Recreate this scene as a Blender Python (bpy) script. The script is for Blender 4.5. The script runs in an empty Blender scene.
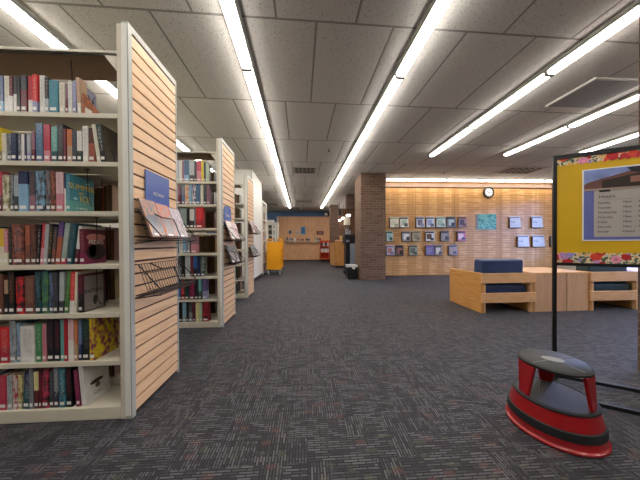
import bpy, bmesh, math, random
from mathutils import Vector, Matrix
random.seed(7)
C = bpy.context.scene.collection
PI = math.pi
# ------------------------------------------------------------------ camera model (used to read positions off the survey)
F = 240.0; VX, VY = 306.0, 242.5; EYE = 1.05
YAW = math.atan((320 - VX) / F)
def ray(px, py):
    a = (px - 320) / F; b = -(py - VY) / F
    return (math.sin(YAW) + math.cos(YAW) * a, math.cos(YAW) - math.sin(YAW) * a, b)
def atZ(px, py, z):
    d = ray(px, py); t = (z - EYE) / d[2]; return Vector((d[0]*t, d[1]*t, z))
def atY(px, py, y):
    d = ray(px, py); t = y / d[1]; return Vector((d[0]*t, y, EYE + d[2]*t))
def atX(px, py, x):
    d = ray(px, py); t = x / d[0]; return Vector((x, d[1]*t, EYE + d[2]*t))

# ------------------------------------------------------------------ materials
def lin(c):
    if isinstance(c, str):
        c = c.lstrip('#'); c = [int(c[i:i+2], 16) / 255 for i in (0, 2, 4)]
        c = [v/12.92 if v <= .04045 else ((v+.055)/1.055)**2.4 for v in c]
    return (c[0], c[1], c[2], 1)
class NT:
    def __init__(s, name):
        s.m = bpy.data.materials.new(name); s.m.use_nodes = True
        s.t = s.m.node_tree; s.n = s.t.nodes; s.b = s.n['Principled BSDF']
    def add(s, typ, **kw):
        n = s.n.new(typ)
        for k, v in kw.items(): setattr(n, k, v)
        return n
    def link(s, a, b): s.t.links.new(a, b)
    def math(s, op, a, b=None, c=None):
        n = s.add('ShaderNodeMath', operation=op)
        for i, v in enumerate((a, b, c)):
            if v is None: continue
            if isinstance(v, (int, float)): n.inputs[i].default_value = v
            else: s.link(v, n.inputs[i])
        return n.outputs[0]
    def mix(s, f, a, b):
        n = s.add('ShaderNodeMix', data_type='RGBA')
        for i, v in ((0, f), (6, a), (7, b)):
            if isinstance(v, (int, float)): n.inputs[i].default_value = v
            elif isinstance(v, (tuple, list)): n.inputs[i].default_value = v
            else: s.link(v, n.inputs[i])
        return n.outputs[2]
    def coord(s, scale=(1,1,1), loc=(0,0,0), rot=(0,0,0), kind='Object'):
        tc = s.add('ShaderNodeTexCoord'); mp = s.add('ShaderNodeMapping')
        s.link(tc.outputs[kind], mp.inputs[0])
        mp.inputs[1].default_value = loc; mp.inputs[2].default_value = rot; mp.inputs[3].default_value = scale
        return mp.outputs[0]
    def noise(s, vec, scale, detail=2):
        n = s.add('ShaderNodeTexNoise'); n.inputs['Scale'].default_value = scale; n.inputs['Detail'].default_value = detail
        s.link(vec, n.inputs['Vector']); return n.outputs['Fac']
    def ramp(s, fac, stops, interp='LINEAR'):
        n = s.add('ShaderNodeValToRGB'); n.color_ramp.interpolation = interp
        e = n.color_ramp.elements
        while len(e) < len(stops): e.new(0.5)
        for i, (p, c) in enumerate(stops): e[i].position = p; e[i].color = c
        s.link(fac, n.inputs[0]); return n.outputs[0]
    def bump(s, h, strength=.3, dist=.01):
        n = s.add('ShaderNodeBump'); n.inputs['Strength'].default_value = strength; n.inputs['Distance'].default_value = dist
        s.link(h, n.inputs['Height']); s.link(n.outputs[0], s.b.inputs['Normal'])
    def base(s, c, rough=.5, metal=0, spec=None, coat=0):
        if isinstance(c, (tuple, list)): s.b.inputs['Base Color'].default_value = c
        else: s.link(c, s.b.inputs['Base Color'])
        s.b.inputs['Roughness'].default_value = rough; s.b.inputs['Metallic'].default_value = metal
        if spec is not None: s.b.inputs['Specular IOR Level'].default_value = spec
        if coat: s.b.inputs['Coat Weight'].default_value = coat; s.b.inputs['Coat Roughness'].default_value = .15
        return s.m
_cache = {}
def plain(name, c, rough=.5, metal=0, var=.06, coat=0):
    key = (name, str(c), rough, metal)
    if key in _cache: return _cache[key]
    t = NT(name); c = lin(c)
    if var:
        f = t.noise(t.coord(), 9, 3)
        d = tuple(v*(1-var*2) for v in c[:3]) + (1,)
        t.base(t.mix(f, d, tuple(min(1, v*(1+var)) for v in c[:3]) + (1,)), rough, metal, coat=coat)
    else: t.base(c, rough, metal, coat=coat)
    _cache[key] = t.m; return t.m
def wood(name, c1, c2, grain=(2, 30, 30), rough=.42, bands=None, coat=.1):
    t = NT(name); v = t.coord(scale=grain)
    f = t.noise(v, 1.6, 5)
    col = t.ramp(f, [(.3, lin(c2)), (.62, lin(c1))])
    if bands:     # (axis, width, colour strength): veneer strips of slightly different tone
        ax, w, k = bands
        sx = t.add('ShaderNodeSeparateXYZ'); tc = t.add('ShaderNodeTexCoord'); t.link(tc.outputs['Object'], sx.inputs[0])
        fl = t.math('FLOOR', t.math('DIVIDE', sx.outputs[ax], w))
        wn = t.add('ShaderNodeTexWhiteNoise', noise_dimensions='1D'); t.link(fl, wn.inputs['W'])
        alt = t.math('MULTIPLY', t.math('ABSOLUTE', t.math('MODULO', fl, 2)), .75)
        fac = t.math('MULTIPLY', t.math('ADD', alt, t.math('MULTIPLY', wn.outputs[0], .35)), k)
        col = t.mix(fac, col, lin(c2))
    t.base(col, rough, coat=coat); t.bump(f, .05, .002); return t.m
def brick(name, c1, c2, mortar, w=.21, h=.068):
    t = NT(name); tc = t.add('ShaderNodeTexCoord'); sx = t.add('ShaderNodeSeparateXYZ'); t.link(tc.outputs['Object'], sx.inputs[0])
    cb = t.add('ShaderNodeCombineXYZ'); t.link(t.math('ADD', sx.outputs[0], sx.outputs[1]), cb.inputs[0]); t.link(sx.outputs[2], cb.inputs[1])
    b = t.add('ShaderNodeTexBrick'); t.link(cb.outputs[0], b.inputs[0])
    b.inputs['Scale'].default_value = 1; b.inputs['Brick Width'].default_value = w; b.inputs['Row Height'].default_value = h
    b.inputs['Mortar Size'].default_value = .006; b.inputs['Mortar Smooth'].default_value = .3
    b.inputs['Color1'].default_value = lin(c1); b.inputs['Color2'].default_value = lin(c2); b.inputs['Mortar'].default_value = lin(mortar)
    n = t.noise(tc.outputs['Object'], 35, 4)
    t.base(t.mix(t.math('MULTIPLY', n, .45), b.outputs[0], lin(mortar)), .85, spec=.2)
    t.bump(t.math('SUBTRACT', t.math('MULTIPLY', n, .3), b.outputs['Fac']), .6, .008); return t.m
def carpet():
    t = NT('carpet_weave'); tc = t.add('ShaderNodeTexCoord'); P = tc.outputs['Object']
    def cellhash(sc, off=0):
        mp = t.add('ShaderNodeMapping'); t.link(P, mp.inputs[0]); mp.inputs[3].default_value = (sc[0], sc[1], 1); mp.inputs[1].default_value = (off, off*1.7, 0)
        fl = t.add('ShaderNodeVectorMath', operation='FLOOR'); t.link(mp.outputs[0], fl.inputs[0])
        w = t.add('ShaderNodeTexWhiteNoise', noise_dimensions='2D'); t.link(fl.outputs[0], w.inputs['Vector']); return w.outputs[0]
    def bricks(swap):
        mp = t.add('ShaderNodeMapping'); t.link(P, mp.inputs[0])
        if swap: mp.inputs[2].default_value = (0, 0, PI/2)
        b = t.add('ShaderNodeTexBrick'); t.link(mp.outputs[0], b.inputs[0]); b.inputs['Scale'].default_value = 1
        b.inputs['Brick Width'].default_value = .07; b.inputs['Row Height'].default_value = .0145
        b.inputs['Mortar Size'].default_value = .0032; b.inputs['Mortar Smooth'].default_value = .2
        b.inputs['Color1'].default_value = lin('#606066'); b.inputs['Color2'].default_value = lin('#22222a'); b.inputs['Mortar'].default_value = lin('#050508')
        return b.outputs[0]
    sel = t.math('GREATER_THAN', cellhash((9, 7)), .5)
    col = t.mix(sel, bricks(False), bricks(True))
    h2 = cellhash((16, 40), 3.1)
    col = t.mix(t.math('MULTIPLY', t.math('GREATER_THAN', h2, .80), .7), col, lin('#1c1c24'))
    h3 = cellhash((22, 36), 9.3)
    col = t.mix(t.math('MULTIPLY', t.math('GREATER_THAN', h3, .972), .3), col, lin('#6e4038'))
    h4 = cellhash((30, 60), 5.3)
    col = t.mix(t.math('MULTIPLY', t.math('GREATER_THAN', h4, .965), .3), col, lin('#5d6046'))
    n = t.noise(P, 1.3, 3); n2 = t.noise(P, 300, 2)
    col = t.mix(t.math('MULTIPLY', n, .22), col, lin('#2c272b'))
    t.base(col, .7, spec=.35)
    t.b.inputs['Sheen Weight'].default_value = .05; t.b.inputs['Sheen Roughness'].default_value = .5
    t.bump(n2, .5, .004); return t.m
def ceiling_mat():
    t = NT('ceiling_tile'); P = t.coord(rot=(0, 0, -math.radians(1.25)))
    sx = t.add('ShaderNodeSeparateXYZ'); t.link(P, sx.inputs[0])
    cb = t.add('ShaderNodeCombineXYZ'); t.link(t.math('ADD', sx.outputs[0], 28 - .15), cb.inputs[0]); t.link(t.math('ADD', sx.outputs[1], 24.4 + 1.22 - 2.12), cb.inputs[1])
    b = t.add('ShaderNodeTexBrick'); t.link(cb.outputs[0], b.inputs[0]); b.inputs['Scale'].default_value = 1
    b.inputs['Brick Width'].default_value = .70; b.inputs['Row Height'].default_value = 1.22; b.inputs['Mortar Size'].default_value = .011
    b.inputs['Mortar Smooth'].default_value = .1
    b.inputs['Color1'].default_value = lin('#d6d3cd'); b.inputs['Color2'].default_value = lin('#cbc8c2'); b.inputs['Mortar'].default_value = lin('#94918b')
    mp = t.add('ShaderNodeMapping'); t.link(P, mp.inputs[0]); mp.inputs[3].default_value = (60, 34, 1)
    vo = t.add('ShaderNodeTexVoronoi'); t.link(mp.outputs[0], vo.inputs['Vector']); vo.inputs['Scale'].default_value = 1.0
    nz = t.noise(P, 55, 2)
    hole = t.math('MULTIPLY', t.math('LESS_THAN', vo.outputs['Distance'], .22), t.math('GREATER_THAN', nz, .44))
    col = t.mix(t.math('MULTIPLY', hole, .65), b.outputs[0], lin('#5f5c58'))
    t.base(col, .9, spec=.1)
    t.bump(t.math('SUBTRACT', t.math('MULTIPLY', hole, -.3), b.outputs['Fac']), .7, .01); return t.m
def emit(name, c, s):
    t = NT(name); t.base(lin('#f4f4f0'), .4); t.b.inputs['Emission Color'].default_value = lin(c); t.b.inputs['Emission Strength'].default_value = s
    return t.m
def book_mat(c1, c2=None, split=0.0, c3=None, dens=.57):
    """dust jacket: c1 above, c2 below 'split' of the height, c3 title lettering speckle"""
    key = ('bk', c1, c2, split, c3)
    if key in _cache: return _cache[key]
    t = NT('dust_jacket'); gen = t.add('ShaderNodeTexCoord'); sx = t.add('ShaderNodeSeparateXYZ'); t.link(gen.outputs['Generated'], sx.inputs[0])
    col = lin(c1); nz = t.noise(gen.outputs['Object'], 28, 3)
    dk = tuple(v*.72 for v in col[:3]) + (1,)
    col = t.mix(nz, dk, tuple(min(1, v*1.18) for v in col[:3]) + (1,))
    if c2:
        if split >= 9:      # blotched picture over the whole jacket
            f = t.ramp(t.noise(t.coord(scale=(1,1,.7)), 42, 2), [(.40, (0,0,0,1)), (.60, (1,1,1,1))])
        else:
            f = t.math('LESS_THAN', sx.outputs[2], split)
        col = t.mix(f, col, lin(c2))
    if c3:
        v = t.coord(scale=(300, 60, 150)); n = t.noise(v, 1.0, 2)
        band = t.math('MULTIPLY', t.math('GREATER_THAN', sx.outputs[2], .28), t.math('LESS_THAN', sx.outputs[2], .93))
        mid = t.math('MULTIPLY', t.math('GREATER_THAN', sx.outputs[0], .22), t.math('LESS_THAN', sx.outputs[0], .78))
        f = t.math('MULTIPLY', t.math('MULTIPLY', t.math('MULTIPLY', band, mid), t.math('GREATER_THAN', n, dens)), .75)
        col = t.mix(f, col, lin(c3))
    t.base(col, .35, coat=.35); _cache[key] = t.m; return t.m

M = {}
M['metal'] = plain('cream_painted_metal', '#cfc8b6', .45, var=.03)
M['metal_edge'] = plain('grey_metal_edge', '#a9aaa2', .4, var=.04)
M['white'] = plain('white_paint', '#e2e0da', .5, var=.03)
M['slat'] = wood('maple_slatwall', '#e6c197', '#dbb185', (3, 3, 26), .45)
M['slat_dark'] = plain('slat_groove', '#4a2a1c', .7)
M['alcove'] = wood('honey_maple_slatwall', '#f0c184', '#d09a5a', (2, 2, 9), .4, bands=(0, .245, .8))
M['alcove_dark'] = plain('alcove_groove', '#a87a4a', .7)
M['furn'] = wood('pale_maple', '#e8ba88', '#d8a672', (3, 24, 24), .4)
M['furn_v'] = wood('pale_maple_boards', '#dab28c', '#cda07a', (22, 22, 2), .4, bands=(0, .11, .35))
M['furn_side'] = wood('golden_maple', '#d29a55', '#bd8444', (30, 2.5, 30), .4)
M['deskwood'] = wood('amber_maple', '#d09a5c', '#b58046', (20, 20, 3), .4)
M['farwood'] = wood('far_panel_wood', '#e8b68a', '#d29c70', (10, 10, 1.5), .5, bands=(0, .6, .35))
M['brick'] = brick('brown_brick', '#735b4d', '#564237', '#7f6c5f')
M['brick_dark'] = brick('dark_brown_brick', '#6b5548', '#54413a', '#6b5c52')  # darker brick tone for the far pillar and the bulkhead
M['carpet'] = carpet(); M['ceil'] = ceiling_mat()
M['blue'] = plain('blue_wall_paint', '#6f93c4', .7, var=.03)
M['wallpaint'] = plain('offwhite_wall_paint', '#cfcac0', .7, var=.03)
M['diff'] = emit('lamp_diffuser', '#fff8ef', 9.0)
M['cove'] = emit('cove_diffuser', '#fff6ea', 7.0)
M['black'] = plain('black_metal', '#0c0c0d', .4, var=.0)
M['blackp'] = plain('black_plastic', '#15161a', .45)
M['wire'] = plain('brown_black_wire', '#2a1c1c', .4, .5)
M['pages'] = plain('book_pages', '#c9b698', .9)
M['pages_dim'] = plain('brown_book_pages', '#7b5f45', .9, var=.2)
M['label'] = plain('white_call_label', '#e4e2de', .5, var=0)
M['navy'] = plain('navy_vinyl', '#2f4068', .38, var=.05)
M['teal'] = plain('dark_teal_vinyl', '#1f3a40', .4, var=.05)
M['signblue'] = plain('periwinkle_acrylic', '#4f68a6', .25, var=.02)
M['yellow'] = plain('yellow_paper', '#cda400', .6, var=.05)
M['red'] = plain('red_enamel', '#930710', .28, var=.03, coat=.4)
M['rubber'] = plain('black_rubber', '#17181a', .6, var=.1)
M['tread'] = None
M['orange'] = plain('yellow_cart_enamel', '#eea404', .4, var=.02)
M['redorange'] = plain('orange_cart_enamel', '#d8481c', .4, var=.02)
M['grey'] = plain('grey_panel', '#8d8c8b', .6, var=.03)
M['greyblue'] = plain('grey_blue_panel', '#8b96a6', .5, var=.03)
M['chrome'] = plain('chrome', '#b9bcc0', .2, 1, var=0)
M['ventm'] = plain('vent_white', '#a9a59c', .5, var=.02)
M['ventd'] = plain('vent_shadow', '#2c2a28', .9, var=0)
def tread_mat():
    t = NT('ribbed_rubber_tread'); v = t.coord(scale=(1, 1, 1)); sx = t.add('ShaderNodeSeparateXYZ'); t.link(v, sx.inputs[0])
    w = t.math('SINE', t.math('MULTIPLY', sx.outputs[0], 700)); n = t.noise(v, 20, 3)
    t.base(t.mix(n, lin('#1e201f'), lin('#343633')), .5); t.bump(w, .35, .002); return t.m
M['tread'] = tread_mat()

# ------------------------------------------------------------------ mesh builder
class MB:
    def __init__(s): s.v = []; s.f = []; s.mi = []; s.cur = 0
    def add(s, vs, fs):
        o = len(s.v); s.v += [tuple(v) for v in vs]; s.f += [tuple(i + o for i in f) for f in fs]; s.mi += [s.cur]*len(fs); return s
    def box(s, x0, x1, y0, y1, z0, z1):
        x0, x1 = sorted((x0, x1)); y0, y1 = sorted((y0, y1)); z0, z1 = sorted((z0, z1))
        return s.add([(x0,y0,z0),(x1,y0,z0),(x1,y1,z0),(x0,y1,z0),(x0,y0,z1),(x1,y0,z1),(x1,y1,z1),(x0,y1,z1)],
                     [(0,3,2,1),(4,5,6,7),(0,1,5,4),(1,2,6,5),(2,3,7,6),(3,0,4,7)])
    def prism(s, pts, axis, a, b):
        """polygon pts (u,v) extruded along axis from a to b"""
        n = len(pts)
        def P(u, v, w): return {'x': (w,u,v), 'y': (u,w,v), 'z': (u,v,w)}[axis]
        vs = [P(u, v, a) for u, v in pts] + [P(u, v, b) for u, v in pts]
        fs = [tuple(range(n-1, -1, -1)), tuple(range(n, 2*n))] + [(i, (i+1) % n, n+(i+1) % n, n+i) for i in range(n)]
        return s.add(vs, fs)
    def tube(s, pts, r, n=6):
        pts = [Vector(p) for p in pts]; rings = []; vs = []
        for i, p in enumerate(pts):
            d = (pts[min(i+1, len(pts)-1)] - pts[max(i-1, 0)]).normalized()
            u = d.cross(Vector((0,0,1)) if abs(d.z) < .9 else Vector((1,0,0))).normalized(); w = d.cross(u)
            vs += [p + (u*math.cos(2*PI*k/n) + w*math.sin(2*PI*k/n))*r for k in range(n)]
        fs = []
        for i in range(len(pts)-1):
            for k in range(n):
                a = i*n + k; b = i*n + (k+1) % n; fs.append((a, b, b+n, a+n))
        fs += [tuple(range(n-1, -1, -1)), tuple(range((len(pts)-1)*n, len(pts)*n))]
        return s.add(vs, fs)
    def lathe(s, prof, n=48, c=(0,0), sx=1, sy=1, closed=False):
        vs = []; fs = []; m = len(prof)
        for r, z in prof:
            for k in range(n):
                a = 2*PI*k/n; vs.append((c[0] + r*sx*math.cos(a), c[1] + r*sy*math.sin(a), z))
        for i in range(m-1):
            for k in range(n): fs.append((i*n+k, i*n+(k+1) % n, (i+1)*n+(k+1) % n, (i+1)*n+k))
        if closed:
            for k in range(n): fs.append(((m-1)*n+k, (m-1)*n+(k+1) % n, (k+1) % n, k))
        else:
            fs += [tuple(range(n-1, -1, -1)), tuple(range((m-1)*n, m*n))]
        return s.add(vs, fs)
    def build(s, name, mat, parent=None, bevel=0, smooth=False, world=True, loc=None, segs=2):
        me = bpy.data.meshes.new(name)
        off = Vector((0,0,0))
        if parent is not None and world:
            p = parent
            while p is not None: off += p.location; p = p.parent
        elif loc is not None and world: off = Vector(loc)
        me.from_pydata([tuple(Vector(v) - off) for v in s.v], [], s.f)
        for m_ in (mat if isinstance(mat, (list, tuple)) else [mat]): me.materials.append(m_)
        me.polygons.foreach_set('material_index', s.mi)
        bm = bmesh.new(); bm.from_mesh(me); bmesh.ops.recalc_face_normals(bm, faces=bm.faces); bm.to_mesh(me); bm.free()
        if smooth:
            me.polygons.foreach_set('use_smooth', [True]*len(me.polygons))
            try: me.set_sharp_from_angle(angle=math.radians(38))
            except Exception: pass
        o = bpy.data.objects.new(name, me); C.objects.link(o)
        if parent is not None: o.parent = parent
        elif loc is not None: o.location = loc
        if bevel:
            b = o.modifiers.new('bevel', 'BEVEL'); b.width = bevel; b.segments = segs; b.limit_method = 'ANGLE'; b.harden_normals = False
        return o
def box(*a): return MB().box(*a)
def tag(o, label, cat, group=None, kind=None):
    if label: o['label'] = label
    if cat: o['category'] = cat
    if group: o['group'] = group
    if kind: o['kind'] = kind
    return o
def thing(name, label, cat, loc, group=None, rotz=0):
    o = bpy.data.objects.new(name, None); C.objects.link(o); o.location = loc; o.rotation_euler = (0, 0, rotz); o.empty_display_size = .1
    return tag(o, label, cat, group)
def struct(name, mb, mat, bevel=0):
    return tag(mb.build(name, mat, bevel=bevel), None, None, kind='structure')
def text(s, size, loc, rot, mat, parent, name='lettering', ext=.0006, align='CENTER', sx=1):
    cu = bpy.data.curves.new('t', 'FONT'); cu.body = s; cu.size = size; cu.extrude = ext; cu.align_x = align; cu.align_y = 'CENTER'; cu.resolution_u = 3
    t = bpy.data.objects.new('t', cu); C.objects.link(t); bpy.context.view_layer.update()
    me = bpy.data.meshes.new_from_object(t.evaluated_get(bpy.context.evaluated_depsgraph_get())); bpy.data.objects.remove(t); bpy.data.curves.remove(cu)
    me.materials.clear(); me.materials.append(mat); o = bpy.data.objects.new(name, me); C.objects.link(o)
    o.parent = parent; o.location = loc; o.rotation_euler = rot; o.scale = (sx, 1, 1); return o
ORD = ['first','second','third','fourth','fifth','sixth','seventh','eighth','ninth','tenth','eleventh','twelfth','thirteenth','fourteenth','fifteenth','sixteenth','seventeenth','eighteenth','nineteenth','twentieth','twenty-first','twenty-second','twenty-third','twenty-fourth','twenty-fifth']

# ------------------------------------------------------------------ room shell
CEIL = 3.0
XL, XR, YB, YF = -6.5, 8.2, -6.0, 15.0
struct('floor', box(XL, XR, YB, YF, -.1, 0), M['carpet'])
struct('ceiling', box(XL, XR, YB, YF, CEIL, CEIL+.1), M['ceil'])
struct('wall_left', box(XL-.15, XL, YB, YF, 0, CEIL), M['wallpaint'])
struct('wall_back', box(XL, XR, YB-.15, YB, 0, CEIL), M['wallpaint'])
struct('wall_front', box(XL, XR, YF, YF+.15, 0, CEIL), M['blue'])
# right wall with daylight windows (beside the camera, outside the frame)
wr = MB(); WY0, WY1 = 1.6, 6.9
wr.box(XR, XR+.2, YB, WY0, 0, CEIL).box(XR, XR+.2, WY1, YF, 0, CEIL).box(XR, XR+.2, WY0, WY1, 0, .5).box(XR, XR+.2, WY0, WY1, 2.6, CEIL)
struct('wall_right', wr, M['wallpaint'])
wf = MB()
for i in range(5):
    y = WY0 + (WY1-WY0)*i/4; wf.box(XR+.02, XR+.1, y-.03, y+.03, .5, 2.6)
wf.box(XR+.02, XR+.1, WY0, WY1, .5, .56).box(XR+.02, XR+.1, WY0, WY1, 2.54, 2.6)
struct('window_1', wf, M['metal'])

# slatted alcove wall on the right, behind the brick pillar
AY = 7.42; ax0, ax1 = 2.35, XR
sw = MB(); nsl = 36; ztop = 2.80
for i in range(nsl):
    z0 = .02 + i*(ztop-.02)/nsl; z1 = z0 + (ztop-.02)/nsl - .011
    sw.box(ax0, ax1, AY, AY+.02, z0, z1)
struct('wall_alcove', sw, M['alcove'])
struct('wall_alcove_backing', box(ax0, ax1, AY+.02, AY+.18, 0, CEIL), M['alcove_dark'])
vs = MB()
for x in (3.47, 4.75, 6.28, 7.5): vs.box(x-.006, x+.006, AY-.004, AY, .02, ztop)
struct('trim_1', vs, M['alcove_dark'])
struct('trim_2', box(ax0, ax1, AY-.05, AY+.02, ztop, 2.91), plain('stone_header', '#a98f7c', .8, var=.12))
struct('wall_side', box(2.27, 2.35, 7.3, 9.4, 0, CEIL), M['brick'])

# brick pillars
def pillar(x0, x1, y0, y1, label, mat='brick'):
    o = MB().box(x0, x1, y0, y1, 0, CEIL).build('brick_pillar', M[mat], loc=((x0+x1)/2, (y0+y1)/2, 0), bevel=.006)
    tag(o, None, None, kind='structure'); o.name = 'wall_pillar'; return o
pillar(1.53, 2.235, 6.62, 7.42, '')
pr = atY(637.5, 100, 1.80)
pillar(pr.x, pr.x+.7, 1.12, 1.80, '')
dp = atY(330.5, 230, 12.2)
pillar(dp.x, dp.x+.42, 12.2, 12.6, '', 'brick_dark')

# dark bulkhead beyond the pillar, above the service area
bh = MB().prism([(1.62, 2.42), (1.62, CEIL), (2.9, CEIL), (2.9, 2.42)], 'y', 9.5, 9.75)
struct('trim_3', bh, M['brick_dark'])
struct('wall_service_end', box(dp.x+.42, 2.9, 13.5, 13.6, 0, CEIL), plain('brown_wall', '#6a4a34', .7))
struct('wall_service', box(2.9, 3.05, 9.75, YF, 0, CEIL), plain('brown_wall', '#6a4a34', .7))

# ------------------------------------------------------------------ ceiling lights
PER = 1.28
SKEW = math.radians(1.25)
def fixture(x, y0, y1, label, group, mat='diff', axis='y', yy=0, SKEW=SKEW):
    """surface wrap fixture between y0 and y1 (along x when axis is x)"""
    L_ = (y1-y0)/2; cy = (y0+y1)/2
    if axis == 'y':
        loc = (x*math.cos(SKEW) - cy*math.sin(SKEW), x*math.sin(SKEW) + cy*math.cos(SKEW), CEIL); rz = SKEW
    else: loc = (cy, yy, CEIL); rz = -PI/2
    r = thing('ceiling_light', label, 'ceiling light', loc, group, rz)
    def pr(pts, aa, bb): return MB().prism(pts, 'y', aa, bb)
    pr([(-.06, 0), (.06, 0), (.06, -.032), (-.06, -.032)], -L_+.002, L_-.002).build('housing', M['white'], r, world=False)
    pr([(-.048, -.032), (.048, -.032), (.048, -.058), (.038, -.072), (-.038, -.072), (-.048, -.058)], -L_+.02, L_-.02).build('diffuser', M[mat], r, bevel=.004, world=False)
    sd = -1 if x > 0 else 1
    if axis == 'y': pr([(sd*.061, -.004), (sd*.078, -.002), (sd*.078, -.03), (sd*.061, -.045)], -L_+.002, L_-.002).build('side_channel', M['metal_edge'], r, world=False)
    for e0, e1 in ((-L_+.001, -L_+.0195), (L_-.0195, L_-.001)):
        pr([(-.056, -.02), (.056, -.02), (.056, -.066), (.045, -.083), (-.045, -.083), (-.056, -.066)], e0, e1).build('end_cap', M['grey'], r, world=False)
    return r
strips = [(-.57, 2.66-1.28*4, 13.3, 'left of the central aisle'), (1.14, 2.66-1.28*4, 13.2, 'right of the central aisle'),
          (2.755, 5.12-1.28*6, 5.13, 'toward the slatted alcove, nearer strip'), (4.40, 4.97-1.28*6, 4.98, 'toward the slatted alcove, farther strip'),
          (-2.31, 2.6-1.28*3, 10.2, 'above the bookcases at left')]
nm = ['strip left of the central aisle', 'strip right of the central aisle', 'inner short strip at right', 'outer short strip at right', 'strip above left bookcases']
for (x, ys, ye, _), nme in zip(strips, nm):
    k = int(round((ye-ys)/PER)); 
    for i in range(k):
        y0 = ys + i*PER; n_ = k-1-i
        fixture(x, y0, y0+PER, 'lit white ceiling light, %s from the far end, %s' % (ORD[n_], nme), 'fluorescent ceiling light strips', SKEW=0 if 2 < x < 3 else (math.radians(.5) if x > 3 else SKEW))
for i in range(9):
    x0 = 2.4 + i*.63
    fixture(0, x0, x0+.63, 'lit tube light along the slatted alcove wall top, %s from the pillar' % ORD[i], 'lights along the alcove wall top', 'cove', 'x', 7.12)

for i in range(4):
    fixture(5.9, 4.85-PER*(4-i), 4.85-PER*(3-i), 'lit ceiling light, %s from the far end, strip just above the yellow board' % ORD[3-i], 'ceiling light strip above the notice board', SKEW=0)
for x, y0, w in ((-4.1, -1, 'over the left stacks, nearest'), (-4.1, 4, 'over the left stacks, middle'), (-4.1, 9, 'over the left stacks, farthest'), (2.72, 9.85, 'over the service desk area')):  # long fixtures added out of view to brighten the far end
    fixture(x, y0, y0+(3.8 if x < 0 else 2.2), 'long added unseen ceiling light %s' % w, 'added unseen ceiling lights that brighten the far end')
# vents, sprinklers, ceiling panel
def vent(x0, x1, y0, y1, label):
    r = thing('ceiling_vent', label, 'vent', ((x0+x1)/2, (y0+y1)/2, CEIL), 'ceiling vents')
    z = CEIL
    m = MB().box(x0, x1, y0, y0+.05, z-.02, z).box(x0, x1, y1-.05, y1, z-.02, z).box(x0, x0+.05, y0+.05, y1-.05, z-.02, z).box(x1-.05, x1, y0+.05, y1-.05, z-.02, z)
    m.build('frame', M['ventm'], r)
    box(x0+.05, x1-.05, y0+.05, y1-.05, z-.004, z).build('backing', M['ventd'], r)
    for i in range(4):
        xx = x0 + .05 + (x1-x0-.1)*(i+1)/5
        box(xx-.012, xx+.012, y0+.05, y1-.05, z-.018, z-.006).build('divider', M['ventm'], r)
    for i in range(3):
        yy = y0 + .05 + (y1-y0-.1)*(i+1)/4
        box(x0+.05, x1-.05, yy-.012, yy+.012, z-.016, z-.007).build('louvre', M['ventm'], r)
vent(-.33, .28, 6.15, 6.7, 'square white ceiling vent between the two central light strips, nearest')
vent(-.45, .28, 10.9, 11.4, 'smaller looking farther ceiling vent between the two central light strips')
vent(-2.05, -1.4, 11.9, 12.4, 'far ceiling vent left of the left central light strip')
vent(5.3, 6.3, 5.9, 6.5, 'wide ceiling vent in front of the slatted alcove wall')
def sprinkler(x, y, label, r0=.03):
    r = thing('sprinkler_head', label, 'sprinkler', (x, y, CEIL), 'ceiling sprinklers')
    MB().lathe([(r0, CEIL), (r0, CEIL-.012), (.012, CEIL-.016)], 16, (x, y)).build('cover_plate', M['white'], r, smooth=True)
    MB().lathe([(.010, CEIL-.014), (.010, CEIL-.07)], 10, (x, y)).build('stem', M['wire'], r)
    MB().lathe([(.022, CEIL-.07), (.022, CEIL-.076)], 16, (x, y)).build('deflector', M['wire'], r)
sprinkler(.48, 4.91, 'small sprinkler head near right central light strip, before the ceiling vent', .04)
sprinkler(3.77, 6.35, 'small sprinkler head hanging before the alcove wall lights')
r = thing('smoke_detector', 'small round white detector on ceiling beyond the nearest vent', 'detector', (.37, 8.85, CEIL))
MB().lathe([(.07, CEIL), (.07, CEIL-.03), (.05, CEIL-.05)], 24, (.37, 8.85)).build('body', M['white'], r, smooth=True)
MB().lathe([(.022, CEIL-.05), (.018, CEIL-.062)], 16, (.37, 8.85)).build('sensor', M['blackp'], r, smooth=True)
r = thing('dome_sensor', 'small white dome on the ceiling near the far wood wall', 'detector', (-.3, 13.2, CEIL))
MB().lathe([(.12, CEIL), (.11, CEIL-.06), (.06, CEIL-.1), (.01, CEIL-.11)], 20, (-.3, 13.2)).build('dome', M['white'], r, smooth=True)
MB().lathe([(.14, CEIL), (.14, CEIL-.015)], 20, (-.3, 13.2)).build('mounting_ring', M['ventm'], r)
r = thing('ceiling_panel', 'flat grey rectangular panel with white rim on ceiling between right strips', 'ceiling panel', (3.78, 2.95, CEIL))
box(3.43, 4.13, 2.66, 3.26, CEIL-.022, CEIL).build('rim', M['white'], r, bevel=.003)
box(3.45, 4.11, 2.68, 3.24, CEIL-.026, CEIL-.02).build('face', M['grey'], r)

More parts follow.
